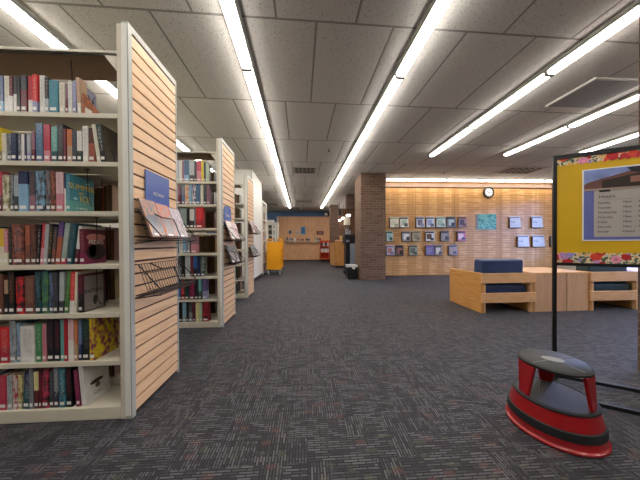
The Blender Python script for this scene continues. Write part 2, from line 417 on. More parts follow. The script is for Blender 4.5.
# ------------------------------------------------------------------ bookcases
SH = [1.826, 1.540, 1.246, .931, .640, .353, .075]
DEP = .525
def bookcase(yf, xe, bays, label, top=2.36, canopy=2.17):
    """double faced steel bookcase; xe = aisle side of the wooden end panel"""
    xa = xe - .066; bay = .91; xl = xa - bay*bays - .031*bays
    r = thing('bookcase', label, 'bookcase', ((xa+xl)/2, yf+DEP/2, 0), 'double faced steel bookcases')
    up = [xa] + [xa - (bay+.031)*(i+1) for i in range(bays)]
    for x in up:
        m = MB().box(x-.0, x+.031, yf, yf+.012, 0, top).box(x, x+.031, yf+DEP-.012, yf+DEP, 0, top).box(x+.01, x+.028, yf+.012, yf+DEP-.012, 0, top)
        u_ = m.build('upright', M['metal'], r, bevel=.003)
    for bi in range(bays):
        x1 = up[bi]; x0 = up[bi+1] + .031
        for side in (0, 1):
            ya = yf if side == 0 else yf+DEP/2+.012; yb = yf+DEP/2-.012 if side == 0 else yf+DEP
            fy = ya if side == 0 else yb-.004
            for k, z in enumerate(SH[:-1]):
                m = MB().box(x0+.002, x1-.002, ya+.002, yb-.002, z-.006, z).box(x0+.002, x1-.002, fy, fy+.004, z-.028, z)
                m.build('shelf', M['metal'], r, bevel=.0015, segs=1)
            z = SH[-1]
            box(x0+.002, x1-.002, ya, yb-.002, 0.002 if side == 0 else .004, z).build('base_shelf', M['metal'], r, bevel=.003)
        ya, yb = yf-.004, yf+.235
        m = MB().box(x0-.002, x1+.002, ya, yb, canopy, canopy+.012).box(x0-.002, x1+.002, ya, ya+.01, canopy, canopy+.026)
        cn_ = m.build('canopy', M['metal'], r, bevel=.002, segs=1)
        box(x0, x1, ya+.011, yb-.001, canopy-.003, canopy).build('canopy_underside_shade', plain('underside_shade_brown', '#6b5540', .7), cn_)  # thin sheet whose brown puts the shade under the canopy into colour
        m = MB().prism([(x1-.001, canopy-.09), (x1-.001, canopy+.026), (x1-.075, canopy+.026), (x1-.075, canopy+.005)], 'y', yf+.0, yf+.006)
        m.build('canopy_bracket', M['metal'], r)
    # a centre rail at the back of top bay
    # wooden slat end panel
    p = MB(); n = 30; x0 = xe-.02; H0 = .03
    for i in range(n):
        z0 = H0 + i*(top-.03-H0)/n; z1 = z0 + (top-.03-H0)/n - .0125
        p.box(xe-.012, xe, yf+.03, yf+DEP-.01, z0, z1)
    pan = p.build('slat_panel', M['slat'], r)
    box(xe-.03, xe-.012, yf+.02, yf+DEP-.005, .01, top-.02).build('groove_backing', M['slat_dark'], pan)
    fr = MB().box(xe-.035, xe+.004, yf-.004, yf+.03, 0, top+.012).box(xe-.03, xe+.004, yf+DEP-.010, yf+DEP+.006, 0, top+.012).box(xe-.03, xe+.004, yf+.03, yf+DEP-.01, top-.03, top+.012)
    fr.build('panel_frame', M['metal_edge'] , r, bevel=.003)
    box(xe-.0345, xe-.004, yf-.006, yf-.004, .02, top).build('frame_edge_strip', M['white'], r)
    return r
XE = [-1.05, -1.045, -1.12]; YC = [1.50, 3.07, 4.68]
CASE = ['nearest bookcase', 'second bookcase', 'third bookcase']
bookcase(YC[0], XE[0], 2, 'nearest cream steel bookcase at left with full shelves and maple slat end')
bookcase(YC[1], XE[1], 2, 'second cream steel bookcase behind the nearest, blue oval-topped sign on its end')
bookcase(YC[2], XE[2], 2, 'third bookcase, mostly hidden, just before the white column')

# ------------------------------------------------------------------ books
PAL = {'slate blue':'#5f6f92','cream':'#d9d3bf','maroon':'#5c1a2b','black':'#17171b','charcoal':'#3a3b42','burgundy':'#6d2534','red':'#b0202e','bright red':'#d3252b',
 'white':'#dedbd6','teal':'#3f8799','dark teal':'#24505a','lavender':'#8f92b8','tan':'#b9967a','orange':'#c9743a','yellow':'#d8b622','grey':'#7f8388','navy':'#20284f',
 'light grey':'#aab0b5','pink':'#c9808c','steel blue':'#476a8c','crimson':'#b8324c','sea green':'#5fa09a','light blue':'#86afcc','pale pink':'#dcb8bd','brown':'#6d4439',
 'dark brown':'#3d2620','blue':'#2c5c9a','mauve':'#8a6475','green':'#4d7a3c','grass green':'#3c8a52','grey green':'#8fa099','bright yellow':'#dcc11f','dark green':'#1f3a34',
 'purple':'#4c3f80','pale yellow':'#ddd49a','pale green':'#b3c9a8','wine':'#7a2348','olive':'#8a7d52','copper':'#9a5440'}
used_labels = {}
def book(x0, x1, yf, z, h, dep, mat, label, group, lean=0, flip=False, sticker=True, name='book', pages='pages'):
    """local frame: pivot at a bottom front corner; spine faces -Y (or +Y when flipped)"""
    th = max(.006, x1-x0)
    if lean > 0: px, a, b = x1, -th, 0      # top falls to the right: pivot on the right foot
    else: px, a, b = x0, 0, th
    c = .0018
    if flip: ys, yp, ye = dep, dep-.003, .0
    else: ys, yp, ye = 0, .003, dep
    m = MB()
    lo, hi = sorted((ys, ye))
    m.box(a, a+c, lo, hi, 0, h).box(b-c, b, lo, hi, 0, h)
    if flip: m.box(a+c, b-c, dep-c, dep, 0, h)
    else: m.box(a+c, b-c, 0, c, 0, h)
    o = m.build(name, mat, world=False)
    o.location = (px, yf, z); o.rotation_euler = (0, lean, 0)
    tag(o, label, 'book', group)
    g = MB().box(a+c, b-c, (c if not flip else .004), (dep-.004 if not flip else dep-c), .003, h-.003).build('page_block', M[pages], o, world=False)
    if sticker and not flip:
        MB().box(a+(b-a)*.12, b-(b-a)*.2, -.0009, 0, .016, .034).build('spine_label', M['label'], o, world=False)
    return o
SN = ['top', 'second', 'third', 'fourth', 'fifth', 'sixth', 'bottom']
def row(case, k, entries, sticker=True):
    """entries: (px left, px right, py top, colour name, [c2, split, c3, lean px])"""
    yf = YC[case] + .012; z = SH[k]; objs = []
    names = [e[3] for e in entries]
    scale = 240/(yf+.05)
    prev = -1e9
    for i, e in enumerate(entries):
        x0 = atY(e[0], 200, yf).x; x1 = atY(e[1], 200, yf).x - .0012
        if x0 < prev: x0 = prev
        if x1 - x0 < .007: x1 = x0+.007
        prev = x1 + .0008
        zt = atY((e[0]+e[1])/2, e[2], yf).z; h = max(.14, min(zt - z, .262))
        c2, sp, c3, ln = (list(e[4:]) + [None, 0, None, 0])[:4] if len(e) > 4 else (None, 0, None, 0)
        la = math.asin(max(-.3, min(.3, ln/scale/h))) if ln else 0
        mat = book_mat(PAL[e[3]], PAL[c2] if c2 else None, sp or 0, PAL[c3] if c3 else None)
        A = names[i-1] if i else None; B = names[i+1] if i+1 < len(names) else None
        shelf = "%s's %s shelf" % (CASE[case], SN[k])
        if A and B: lab = '%s book between %s and %s books, %s' % (e[3], A, B, shelf)
        elif B: lab = '%s book at the left end beside a %s one, %s' % (e[3], B, shelf)
        else: lab = '%s book ending the row, right of the %s one, %s' % (e[3], A, shelf)
        if lab in used_labels: lab = '%s book, %s from left on the %s' % (e[3], ORD[i], shelf)
        used_labels[lab] = 1
        o = book(x0, x1, yf + (0 if case else random.uniform(0, .006)), z+.0005, h, min(.215, (.05 if (case == 0 and k == 0 and i == len(entries)-1) else (.07 if case and i == len(entries)-1 else h*.72))), mat, lab, 'books on the ' + shelf, la, sticker=sticker)
        objs.append(o)
    return objs
K = {}
K[0] = row(0, 0, [(-12,-4.5,75,'maroon'),(-4,5.5,74,'slate blue','light blue',.3,'navy'),(6,11,74,'cream','white',.4,'grey'),(11.6,15,74.5,'maroon','white',.45,'pink'),(15.2,18.4,74,'charcoal','white',.5,'black'),(18.6,22.2,75,'black'),
 (23,29,73.5,'charcoal','burgundy',.6,'grey'),(30,34.4,74.5,'red','white',.35,'crimson'),(34.6,39.6,73,'bright red','lavender',.3,'white'),(41.5,46.5,74,'white',None,0,'black'),(46.8,50.6,76,'black','light grey',.4,'white'),
 (51,60,79,'teal','teal',0,'light blue'),(61,66.3,81,'cream',None,0,'charcoal'),(66.6,69.4,82,'mauve','burgundy',.5,'grey'),(70,74,80,'white',None,0,'black'),(74.2,78,80,'lavender',None,0,'white'),(79,82.5,76,'tan','cream',.3,None,-1.5)])
K[1] = row(0, 1, [(-10,-1,126,'grey'),(-.8,2.5,125,'bright yellow','olive',.3,'black'),(3,7,131,'cream','white',.3,'red'),(7.5,12,131,'grey','charcoal',9,'light grey'),(12.5,18,131,'navy','navy',0,'slate blue'),(18.5,22.3,132,'charcoal','grey',9,'light grey'),
 (22.6,25.6,132.5,'white'),(25.8,28,132,'navy'),(28.2,32,132,'light grey','lavender',.3,'white'),(32.5,36,129.5,'mauve','maroon',.4,'pink'),(36.5,43.5,121,'steel blue','steel blue',0,'light blue'),(45,51.3,122.5,'crimson','pink',.3,'maroon'),
 (52,58.3,124.5,'sea green','dark teal',.3,'white'),(58.6,64,122,'charcoal',None,0,'grey'),(64.4,67,127,'burgundy'),(68,73,127.5,'orange','tan',.5,'copper'),(73.4,78,128.5,'charcoal',None,0,'steel blue'),(78.3,83,129.5,'white','dark green',.36,'grey'),
 (84,89,124.5,'white',None,0,'black'),(89.4,95.4,126,'dark brown','copper',.55,'red'),(98,101.6,123,'cream',None,0,'grey',-4.4),(101.9,107,122.5,'dark green','black',.5,'white',-4.4)])
K[2] = row(0, 2, [(-12,-5,170,'steel blue'),(-4.5,2.6,169,'crimson','maroon',.4,'white'),(3,9.5,172.5,'olive','cream',9,'black'),(10,13.6,172,'grey','charcoal',9,'white'),(14,18.5,173,'light grey','charcoal',.42,'steel blue'),
 (19,28.6,169,'navy','light blue',.68,'slate blue'),(29.5,35.6,169.5,'charcoal','mauve',.4,'pink'),(36,44.8,168.5,'light blue','charcoal',9,'grey'),(45.8,50.4,168,'grey','charcoal',9,'copper'),(50.6,55.6,168.5,'copper','dark brown',9,'tan'),(56.5,63.8,170,'pale pink','pink',.45,'grey'),(64,66.2,171,'navy','white',.6),(66.6,71,172,'teal','sea green',.3,'white')])
K[3] = row(0, 3, [(-12,-4.5,224,'dark teal'),(-4.3,3.4,226,'yellow','cream',.5,'orange'),(3.7,7.6,227,'pink','cream',.35,'white'),(8.2,11.4,225.5,'black',None,0,'grey'),(12,24,222,'copper','dark brown',9,'pale pink'),(24.4,29.6,223,'copper','brown',.5,'orange'),(29.9,35.4,222,'brown','dark brown',9,'copper'),
 (35.6,38.2,223,'black',None,0,'white',2),(38.6,42.3,221,'red','pink',.4,'white',3),(42.6,46.2,222,'light grey',None,0,'grey',2.6),(46.5,49.7,222,'black',None,0,'yellow',2.6),(50,53.8,225,'charcoal','brown',.4,'orange',3),(54.2,59.4,220,'purple','copper',.65,'orange',4),
 (59.8,64.8,221,'grey green','crimson',.14,'white',4.5),(65.4,70.6,221,'dark teal','dark teal',0,'grey',5),(73,76.6,224,'white','maroon',.4,'grey',4.5),(79,84.4,227,'maroon','wine',.3,'pink')])
K[4] = row(0, 4, [(-12,-6,270,'green'),(-5.5,2,272,'brown'),(2.6,6.4,278,'tan','black',.6,'dark brown'),(6.8,13,270,'black',None,0,'orange'),(14,22,275,'black','bright red',9,'red'),(23,33.2,274,'brown','copper',0,'tan'),(34,40,270,'dark teal','black',9,'light blue'),(40.6,47.3,269,'dark teal','green',9,'sea green'),(47.8,52,271,'slate blue','black',9,'light blue'),
 (52.4,57,270,'charcoal',None,0,'mauve'),(57.6,62.4,270,'light grey','charcoal',.3,'white',1),(63,67.6,269,'green','green',0,'pale green',3),(68.4,72.6,269.5,'bright red','white',.3,'white',2),(73,75.4,270,'cream',None,0,None,1.5),(76.8,81.4,273,'maroon','black',.5,'mauve')])
K[5] = row(0, 5, [(-12,-2,325,'navy'),(-1.8,7.3,325,'bright red','red',.45,'white'),(7.6,14,319,'grey','light grey',9,'slate blue'),(14.3,18.4,322,'light blue','slate blue',9,'white'),(18.7,32.8,324,'white','cream',0,'charcoal'),(34,39.6,322,'grass green','grass green',0,'white'),(40,44.4,322,'pink','crimson',0,'maroon'),(44.7,51.6,318,'black',None,0,'mauve'),
 (52,58,318,'black','charcoal',0,'crimson'),(58.3,62.2,318,'sea green'),(62.4,66,317.5,'red'),(66.5,72,317.5,'pale pink','white',.5,'pink'),(72.3,76,319,'orange','tan',.4,'pale pink'),(76.3,79.8,319,'slate blue','navy',.4,'light blue'),(80.2,87.2,318,'dark green','black',.5,'grey'),(88,93.6,317,'bright yellow','wine',9,'maroon')])
K[6] = row(0, 6, [(-12,-4,372,'steel blue'),(-3.7,4,374,'crimson','maroon',0,'pink'),(4.4,9.6,374,'grey green','light grey',9,'charcoal'),(10,14.8,374,'white','red',9,'charcoal'),(15.1,19.2,374,'pale yellow','olive',9,'orange'),(20,26.6,371,'navy','dark teal',.6,'white',2),(27,30.8,367,'grey',None,0,'mauve'),(31.3,36,371,'pale yellow','maroon',.5,'olive'),(36.4,38.6,367,'burgundy'),
 (39,46,368,'black','crimson',9,'pink'),(46.4,50.6,370,'charcoal',None,0,'grey'),(51,56,366,'grey','charcoal',.4,'white'),(56.6,63,367,'teal','dark teal',9,'white'),(63.6,69.8,366,'black',None,0,'crimson',-1),(73.6,78,369,'wine',None,0,'pink',-2.5),(80,84.6,364,'white',None,0,'grey',-3.2)])
# second bookcase (books only where its shelves can be seen past the first)
R2 = [[(172,176,160,'cream'),(176.2,180,160,'light grey'),(180.2,182.6,160,'white',None,0,'black'),(182.8,184.8,160,'mauve'),(185,189.6,159,'steel blue','light blue',.3,'navy'),(190,194.8,159.5,'light grey','charcoal',.3,'grey'),(195,197.2,160,'charcoal'),(197.5,201.8,158.6,'crimson','pink',.5,'pink'),(202,204.4,159.5,'bright yellow'),(204.7,206.3,161,'navy'),(206.5,208,161,'pale green')],
 [(172,176.5,184,'grey'),(176.8,181,184.5,'mauve','burgundy',.5,'pink'),(182,185.2,183,'grey','slate blue',.5,'light blue'),(185.5,189.2,183,'cream','orange',9,'orange'),(189.6,192.2,183.5,'light blue'),(192.6,196.2,183.4,'purple','white',9,'black'),(196.6,200.6,183,'steel blue'),(201,203.8,183.8,'cream'),(204,207,183,'charcoal','dark green',.5,'grey'),(207.3,210,184,'mauve')],
 [(172,176.6,208,'navy'),(177,180.4,207.5,'grey','red',.3,'white'),(181,186.8,206.5,'grey green'),(187,189.6,207,'black'),(190,194,208,'white','charcoal',.4,'pink'),(194.3,196,207,'grey'),(196.3,203,206,'bright red','red',.4,'pink')],
 [(173,178.6,236,'slate blue'),(179,182.6,235,'white',None,0,'black'),(183,186.4,236,'light blue'),(186.7,190.2,236,'grey'),(191,197,234,'mauve','pink',.5,'grey')],
 [(174,177.8,255,'white'),(178,181,255,'charcoal','grey',.5,'white'),(181.2,184.4,254.5,'black'),(185,190,254.6,'light grey'),(190.3,193,254.8,'burgundy'),(193.2,196.8,254,'blue','black',.4,'teal'),(197,200.4,254.5,'navy'),(200.6,204.6,254,'dark green','grey',9,'pale green')],
 [(174,177.6,278,'brown'),(178,180.4,277.6,'blue'),(180.7,184.2,278.6,'black','bright red',9,'cream'),(184.5,188.2,277,'dark green'),(188.8,194,276.4,'wine'),(194.3,197.6,276.6,'black'),(198,201,276.6,'sea green','dark green',.4,'light blue'),(202,206.4,277,'purple','lavender',.4,'white')],
 [(175,178.2,301,'grey'),(178.5,181.4,301,'black'),(181.8,185.4,300,'light blue','grey green',.3,'grey'),(185.8,188,301,'black'),(188.2,191.6,302,'charcoal','grey',.5,'white'),(192,194.6,301,'maroon'),(195,198.8,300.4,'pale yellow'),(199,201.2,301,'pale green'),(202,208,300,'black','red',9,'charcoal')]]
for k, e in enumerate(R2): row(1, k, e)
# third bookcase: a few spines at the open end
row(2, 5, [(233.4,235.4,262.5,'green'),(235.7,237.2,262,'black')], True)
row(2, 6, [(233.4,235.2,282,'grass green'),(235.5,237.2,282.5,'charcoal')], True)
# books of the far sides, page edges toward us
def rear(case, k, n, gap=.0, hb=.235):
    x = XE[case] - .092 - gap; cols = ['dark brown','brown','charcoal','olive','burgundy','dark green','tan']
    for i in range(n):
        th = random.uniform(.02, .038); h = hb + random.uniform(-.02, .015)
        cn = random.choice(cols); lab = 'brown page edged book turned away, far side of %s, %s shelf' % (CASE[case], SN[k])
        dep = h*.7
        yb = YC[case] + DEP - .012 - dep
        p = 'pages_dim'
        if case == 0 and k == 2 and i == 1: cn = 'bright red'; lab = 'red book turned away among brown ones, far side of nearest bookcase, third shelf'
        elif False: pass
        book(x-th, x, yb, SH[k]+.0005, h, dep, book_mat(PAL[cn]), lab, 'books on the far side of the %s, %s shelf' % (CASE[case], SN[k]), flip=True, pages=p)
        x -= th + .002
for k in range(2, 7): rear(0, k, 11, .27)
rear(1, 0, 3, .13); rear(1, 1, 4, .13)
for k in range(2, 7): rear(1, k, 8, .13)
for k in range(0, 7): rear(2, k, 5, .15)

# cover art on the last book of each shelf of the nearest bookcase (its right cover shows)
def cover_text(o, s, size, y, z, col, sx=1):
    bx = max(v.co.x for v in o.data.vertices)
    text(s, size, (bx+.0004, y, z), (PI/2, 0, PI/2), plain('cover_ink', col, .5, var=0), o, 'cover_lettering', sx=sx)
def cover_patch(o, y0, y1, z0, z1, col, name='cover_picture'):
    bx = max(v.co.x for v in o.data.vertices)
    n = 20; yc, zc, ry, rz = (y0+y1)/2, (z0+z1)/2, (y1-y0)/2, (z1-z0)/2
    MB().prism([(yc+ry*math.cos(2*PI*i/n), zc+rz*math.sin(2*PI*i/n)) for i in range(n)], 'x', bx, bx+.0006).build(name, plain('cover_ink', col, .5, var=.1), o, world=False)
b = K[2][-1]; cover_text(b, 'SUMMER', .045, .078, .155, '#d8b63a'); cover_text(b, 'on', .03, .07, .122, '#d8b63a'); cover_text(b, 'ICE', .05, .095, .085, '#d8b63a'); cover_patch(b, .02, .045, .075, .09, '#9fd0dc'); cover_patch(b, .10, .13, .18, .19, '#9fd0dc'); cover_text(b, 'A  NOVEL', .018, .075, .025, '#cfe0d8')
b = K[3][-1]; cover_patch(b, .01, .15, .02, .12, '#1c0c14'); cover_patch(b, .03, .08, .04, .12, '#5a1620'); cover_patch(b, .01, .15, .14, .185, '#c07a72'); cover_text(b, 'PEDRO', .034, .08, .13, '#e6cfc8')
b = K[4][-1]
bx = max(v.co.x for v in b.data.vertices); bh_ = max(v.co.z for v in b.data.vertices)
MB().box(bx, bx+.0005, .012, .148, .006, bh_-.012).build('cover_sheet', plain('grey_mauve_cover', '#8f8584', .45, var=.25), b, world=False)
text('FARTHING', .034, (bx+.0009, .08, .12), (PI/2, 0, PI/2), M['blackp'], b, 'cover_lettering', sx=.8)
b2 = b; cover_patch(b2, .07, .10, .03, .09, '#1a1618')
b = K[6][-1]; cover_patch(b, .035, .13, .10, .125, '#2c261f'); cover_patch(b, .07, .105, .07, .10, '#5d5142'); cover_text(b, 'A NOVEL', .014, .08, .04, '#8a8478')
# slumped orange paperback beside the top shelf bookend
x = atY(84.5, 100, YC[0]+.02).x; y = YC[0]+.015; z = SH[0]
MBo = MB().prism([(y, z+.0005), (y+.16, z+.0005), (y+.16, z+.03), (y, z+.125)], 'x', x, x+.014)
o = MBo.build('book', book_mat('#b8602a', '#8a4a26', 9), loc=(x, y, z))
tag(o, 'slumped orange paperback with white label at the right end of the top shelf, nearest bookcase', 'book')
box(x+.0142, x+.0148, y+.004, y+.05, z+.012, z+.045).build('spine_label', M['label'], o)
b = K[1][-1]; bx = max(v.co.x for v in b.data.vertices); bh_ = max(v.co.z for v in b.data.vertices)
MB().box(bx, bx+.0006, .003, .15, .003, bh_-.004).build('grey_brown_cover', plain('grey_brown_cover', '#5b5348', .5, var=.2), b, world=False)

# wire bookends hanging from the shelves of the nearest bookcase
def bookend(k, xpx, lab, drop=.22):
    top = (SH[k-1]-.03) if k else 2.205
    x = atY(xpx, 200, YC[0]+.12).x; y = YC[0]+.10
    r = thing('wire_bookend', lab, 'bookend', (x, y, SH[k]+.002), 'wire bookends in the nearest bookcase')
    MB().tube([(x, y-.05, top), (x, y-.05, top-.05), (x, y-.05, top-drop+.05), (x, y-.03, top-drop), (x, y+.03, top-drop), (x, y+.05, top-drop+.05), (x, y+.05, top-.04)], .0022).build('wire_loop', M['wire'], r)
    MB().box(x-.008, x+.008, y-.06, y-.04, top-.004, top+.0).build('shelf_clip', M['wire'], r)
for k, xp, w in ((2, 98.5, 'third'), (3, 106.5, 'fourth'), (4, 106, 'fifth')):
    bookend(k, xp, 'thin dark wire bookend hanging over the cover ending the %s shelf, nearest bookcase' % w)
x = atY(86, 100, YC[0]+.1).x; y = YC[0]+.10; z = SH[0]
r = thing('wire_bookend', 'tangled brown wire bookend beside the orange cover on the top shelf', 'bookend', (x, y, z))
MB().tube([(x-.03, y-.05, 2.164), (x-.025, y-.05, 2.1), (x-.022, y-.05, z+.12), (x, y-.03, z+.07), (x+.05, y, z+.04), (x+.06, y, z+.15)], .003).build('wire_arm', M['wire'], r, smooth=True)
pts = [(x+.03+.028*math.cos(a), y-.03+.01*a/3, z+.11+.045*math.sin(a)) for a in [i*PI/6 for i in range(14)]]
MB().tube(pts, .0035).build('wire_coil', M['wire'], r, smooth=True)
pts = [(x+.035+.02*math.cos(a), y-.01, z+.08+.035*math.sin(a)) for a in [i*PI/6 for i in range(13)]]
MB().tube(pts, .003).build('wire_coil', M['wire'], r, smooth=True)
x = atY(112, 150, YC[0]+.06).x; y = YC[0]+.06; z = SH[1]
r = thing('wire_bookend', 'small dark loop bookend at the right end of the second shelf', 'bookend', (x, y, z))
MB().tube([(x-.02, y, z+.003), (x-.02, y, z+.05), (x-.012, y, z+.075), (x, y, z+.085), (x+.012, y, z+.075), (x+.02, y, z+.05), (x+.02, y, z+.003)], .003).build('wire_loop', M['wire'], r, smooth=True)
MB().box(x-.024, x+.024, y-.01, y+.05, z+.0005, z+.003).build('foot_plate', M['wire'], r)

# ------------------------------------------------------------------ end panel signs and wire racks
def end_sign(case, y0, y1, z0, z1, label, word, rounded=False):
    x = XE[case] + .004
    r = thing('section_sign', label, 'sign', (x, (y0+y1)/2, z0), 'blue section signs on the slat ends')
    if rounded:
        n = 14; yc = (y0+y1)/2; ry = (y1-y0)/2
        pts = [(y0, z0), (y1, z0)] + [(yc+ry*math.cos(PI*i/n), z1-.06+.06*math.sin(PI*i/n)) for i in range(n+1)]
        MB().prism(pts, 'x', x, x+.006).build('plate', M['signblue'], r)
    else: MB().box(x, x+.006, y0, y1, z0, z1).build('plate', M['signblue'], r, bevel=.002)
    text(word, .031, (.0068, 0, (z1-z0)*.5), (PI/2, 0, PI/2), M['white'], r)
    if not rounded:
        MB().box(x-.006, x, y0+.08, y1-.08, z1-.03, z1-.012).build('hook_strip', M['chrome'], r)
end_sign(0, 1.63, 1.90, 1.25, 1.54, 'square blue acrylic sign reading FICTION on the nearest bookcase end', 'FICTION')
end_sign(1, 3.12, 3.40, 1.28, 1.55, 'round-topped blue sign on the end of the second bookcase', 'FICTION', True)
def rack(case, y0, y1, zb, label, out=.13, tilt=.19, nv=17):
    """sloping wire literature rack hooked in a slat groove"""
    x = XE[case] + .0005
    r = thing('wire_rack', label, 'wire rack', (x, (y0+y1)/2, zb), 'black wire display racks on the bookcase ends')
    bk = MB(); rr = .0027
    xa, xb = x+out-.02, x+.02            # back grid from low front to high rear
    zt = zb + tilt
    for i in range(nv+1):
        y = y0 + (y1-y0)*i/nv; bk.tube([(xa-.03, y, zb+.012), (xb, y, zt)], rr*.75, 4)
    for f in (0, .33, .66, 1):
        bk.tube([(xa-.03+(xb-xa+.03)*f, y0, zb+.012+(zt-zb-.012)*f), (xa-.03+(xb-xa+.03)*f, y1, zb+.012+(zt-zb-.012)*f)], rr, 5)
    bk.build('back_grid', M['wire'], r)
    bs = MB()
    for i in range(nv+1):
        y = y0 + (y1-y0)*i/nv; bs.tube([(x+.004, y, zb+.0), (xa+.04, y, zb-.0), (xa+.05, y, zb+.025)], rr*.75, 4)
    for u, dz in ((.012, 0), (out*.5, 0), (out+.02, 0), (out+.03, .025)): bs.tube([(x+u, y0, zb+dz), (x+u, y1, zb+dz)], rr*1.3, 5)
    bs.build('base_grid', M['wire'], r)
    for y in (y0, y1):
        MB().tube([(x, y, zt), (x+.02, y, zt), (xa+.05, y, zb+.025), (xa+.045, y, zb), (x+.002, y, zb-.02)], rr*1.5, 5).build('side_wire', M['wire'], r)
    ym = (y0+y1)/2
    MB().tube([(xb, y0+.11, zt+.0), (x+.10, y0+.11, zt-.04), (x+.11, ym, zt-.04), (xa+.05, ym, zb+.02)], rr*1.6, 5).build('front_bar', M['wire'], r)
    return r
def leaning_item(case, y0, y1, zb, h, colour, label, c2=None, th=.014, out=.13, group='items on the wire racks'):
    x = XE[case] + .004
    ang = math.radians(19)
    r = thing('boxed_audiobook', label, 'audiobook', (x+out-.025, y0, zb+.018), group)
    w = y1-y0
    MB().box(-th, 0, 0, w, 0, h).build('case', book_mat(colour, c2, 9 if c2 else 0), r, world=False, bevel=.002)
    MB().box(0, .0012, w*.12, w*.88, h*.12, h*.60).build('cover_picture', book_mat(c2 or colour, '#857876', 9), r, world=False)
    MB().box(0, .0014, w*.15, w*.55, h*.04, h*.10).build('label_strip', M['label'], r, world=False)
    r.rotation_euler = (0, -ang, 0)
UP = ((0, 1.535, 2.0, 1.075, 'nearest bookcase'), (1, 3.10, 3.55, 1.09, 'second bookcase'), (2, 4.72, 5.15, 1.25, 'third bookcase'))
LO = ((0, 1.535, 2.0, .735, 'nearest bookcase'), (1, 3.10, 3.55, .785, 'second bookcase'), (2, 4.72, 5.15, .79, 'third bookcase'))
for c, a, b, z, w in UP: rack(c, a, b, z, 'upper black wire rack on the %s end' % w, nv=17 if c < 2 else 11)
for c, a, b, z, w in LO: rack(c, a, b, z, 'lower black wire rack on the %s end%s' % (w, ', empty' if c == 0 else ''), nv=17 if c < 2 else 11)
leaning_item(0, 1.54, 1.69, 1.077, .255, '#c98a5c', 'tan and blue clear-cased audiobook at the left of the upper rack, nearest bookcase', '#6a7484')
leaning_item(0, 1.695, 1.84, 1.077, .25, '#d86c3c', 'orange-topped clear-cased audiobook in the middle of the nearest upper rack', '#9c8f90')
leaning_item(0, 1.845, 1.99, 1.077, .24, '#a4a0a6', 'silver grey clear-cased audiobook at the right of the nearest upper rack', '#c3aeb4')
leaning_item(1, 3.11, 3.32, 1.092, .25, '#c08a70', 'tan picture cover at left of the second bookcase upper rack', '#e3dfda')
leaning_item(1, 3.33, 3.54, 1.092, .24, '#c3ccd6', 'pale blue cover at right of the second bookcase upper rack', '#c77a70')
leaning_item(1, 3.12, 3.32, .787, .24, '#3f3a3a', 'black and grey cover at left of the second bookcase lower rack', '#8c8a88')
leaning_item(1, 3.33, 3.53, .787, .23, '#8f8b80', 'grey patterned cover at right of the second bookcase lower rack', '#3b3936')
leaning_item(2, 4.73, 4.93, 1.252, .25, '#b98c84', 'reddish cover at left of the third bookcase upper rack', '#e8e4e0')
leaning_item(2, 4.94, 5.14, 1.252, .24, '#ded8d6', 'white and red cover at right of the third bookcase upper rack', '#a85a58')
leaning_item(2, 4.73, 4.93, .792, .22, '#5a5046', 'dark brown cover at left of the third bookcase lower rack', '#b9c0b4')
leaning_item(2, 4.94, 5.14, .792, .22, '#c9cfc8', 'pale green cover at right of the third bookcase lower rack', '#56605a')

# white boxed column behind the third bookcase
struct('wall_column', box(-2.2, -1.415, 6.45, 7.85, 0.1, CEIL), M['white'])
struct('baseboard_column', box(-2.21, -1.405, 6.44, 7.86, 0, .1), plain('dark_base', '#2c2c30', .5))
FARB = MB()
# aisle-facing display case beyond it
r = thing('display_bookcase', 'narrow white bookcase facing the aisle beside the white column', 'bookcase', (-1.6, 8.3, 0))
for yy in (7.9, 8.72): box(-1.95, -1.40, yy, yy+.05, 0, 2.45).build('upright', M['white'], r, bevel=.004)
box(-1.95, -1.40, 7.95, 8.72, 2.40, 2.45).build('top_panel', M['white'], r)
box(-1.97, -1.95, 7.9, 8.77, 0, 2.45).build('back_panel', M['metal'], r)
dz = [.08, .45, .8, 1.15, 1.5, 1.85]
for z in dz: box(-1.94, -1.405, 7.95, 8.72, z-.02, z).build('shelf', M['white'], r)
cn = ['copper','orange','mauve','grey','tan','pink','charcoal','white','crimson','slate blue','brown','teal']
for k, z in enumerate(dz):
    y = 7.96
    for j in range(6):
        th = random.uniform(.05, .11); c = cn[(k*5+j*3) % 12]; 
        if y+th > 8.7: break
        h = random.uniform(.22, .29)
        FARB.cur = (k*2+j) % 6; FARB.box(-1.58, -1.415, y, y+th, z+.001, z+h); y += th+.006; continue
        o = m.build('book', book_mat(PAL[c], PAL[cn[(k+j*7) % 12]], 9, None), loc=(-1.5, y, z))
        MB().box(-1.415, -1.413, y+.004, y+th-.004, z+.03, z+.06).build('spine_label', M['label'], o)
        0 and tag(o, '%s spine, %s from the camera side, %s shelf of the display bookcase beside the column' % (c, ORD[j], ['bottom','fifth','fourth','third','second','top'][k]), 'book', 'books on the display bookcase beside the white column')
        y += th + .006

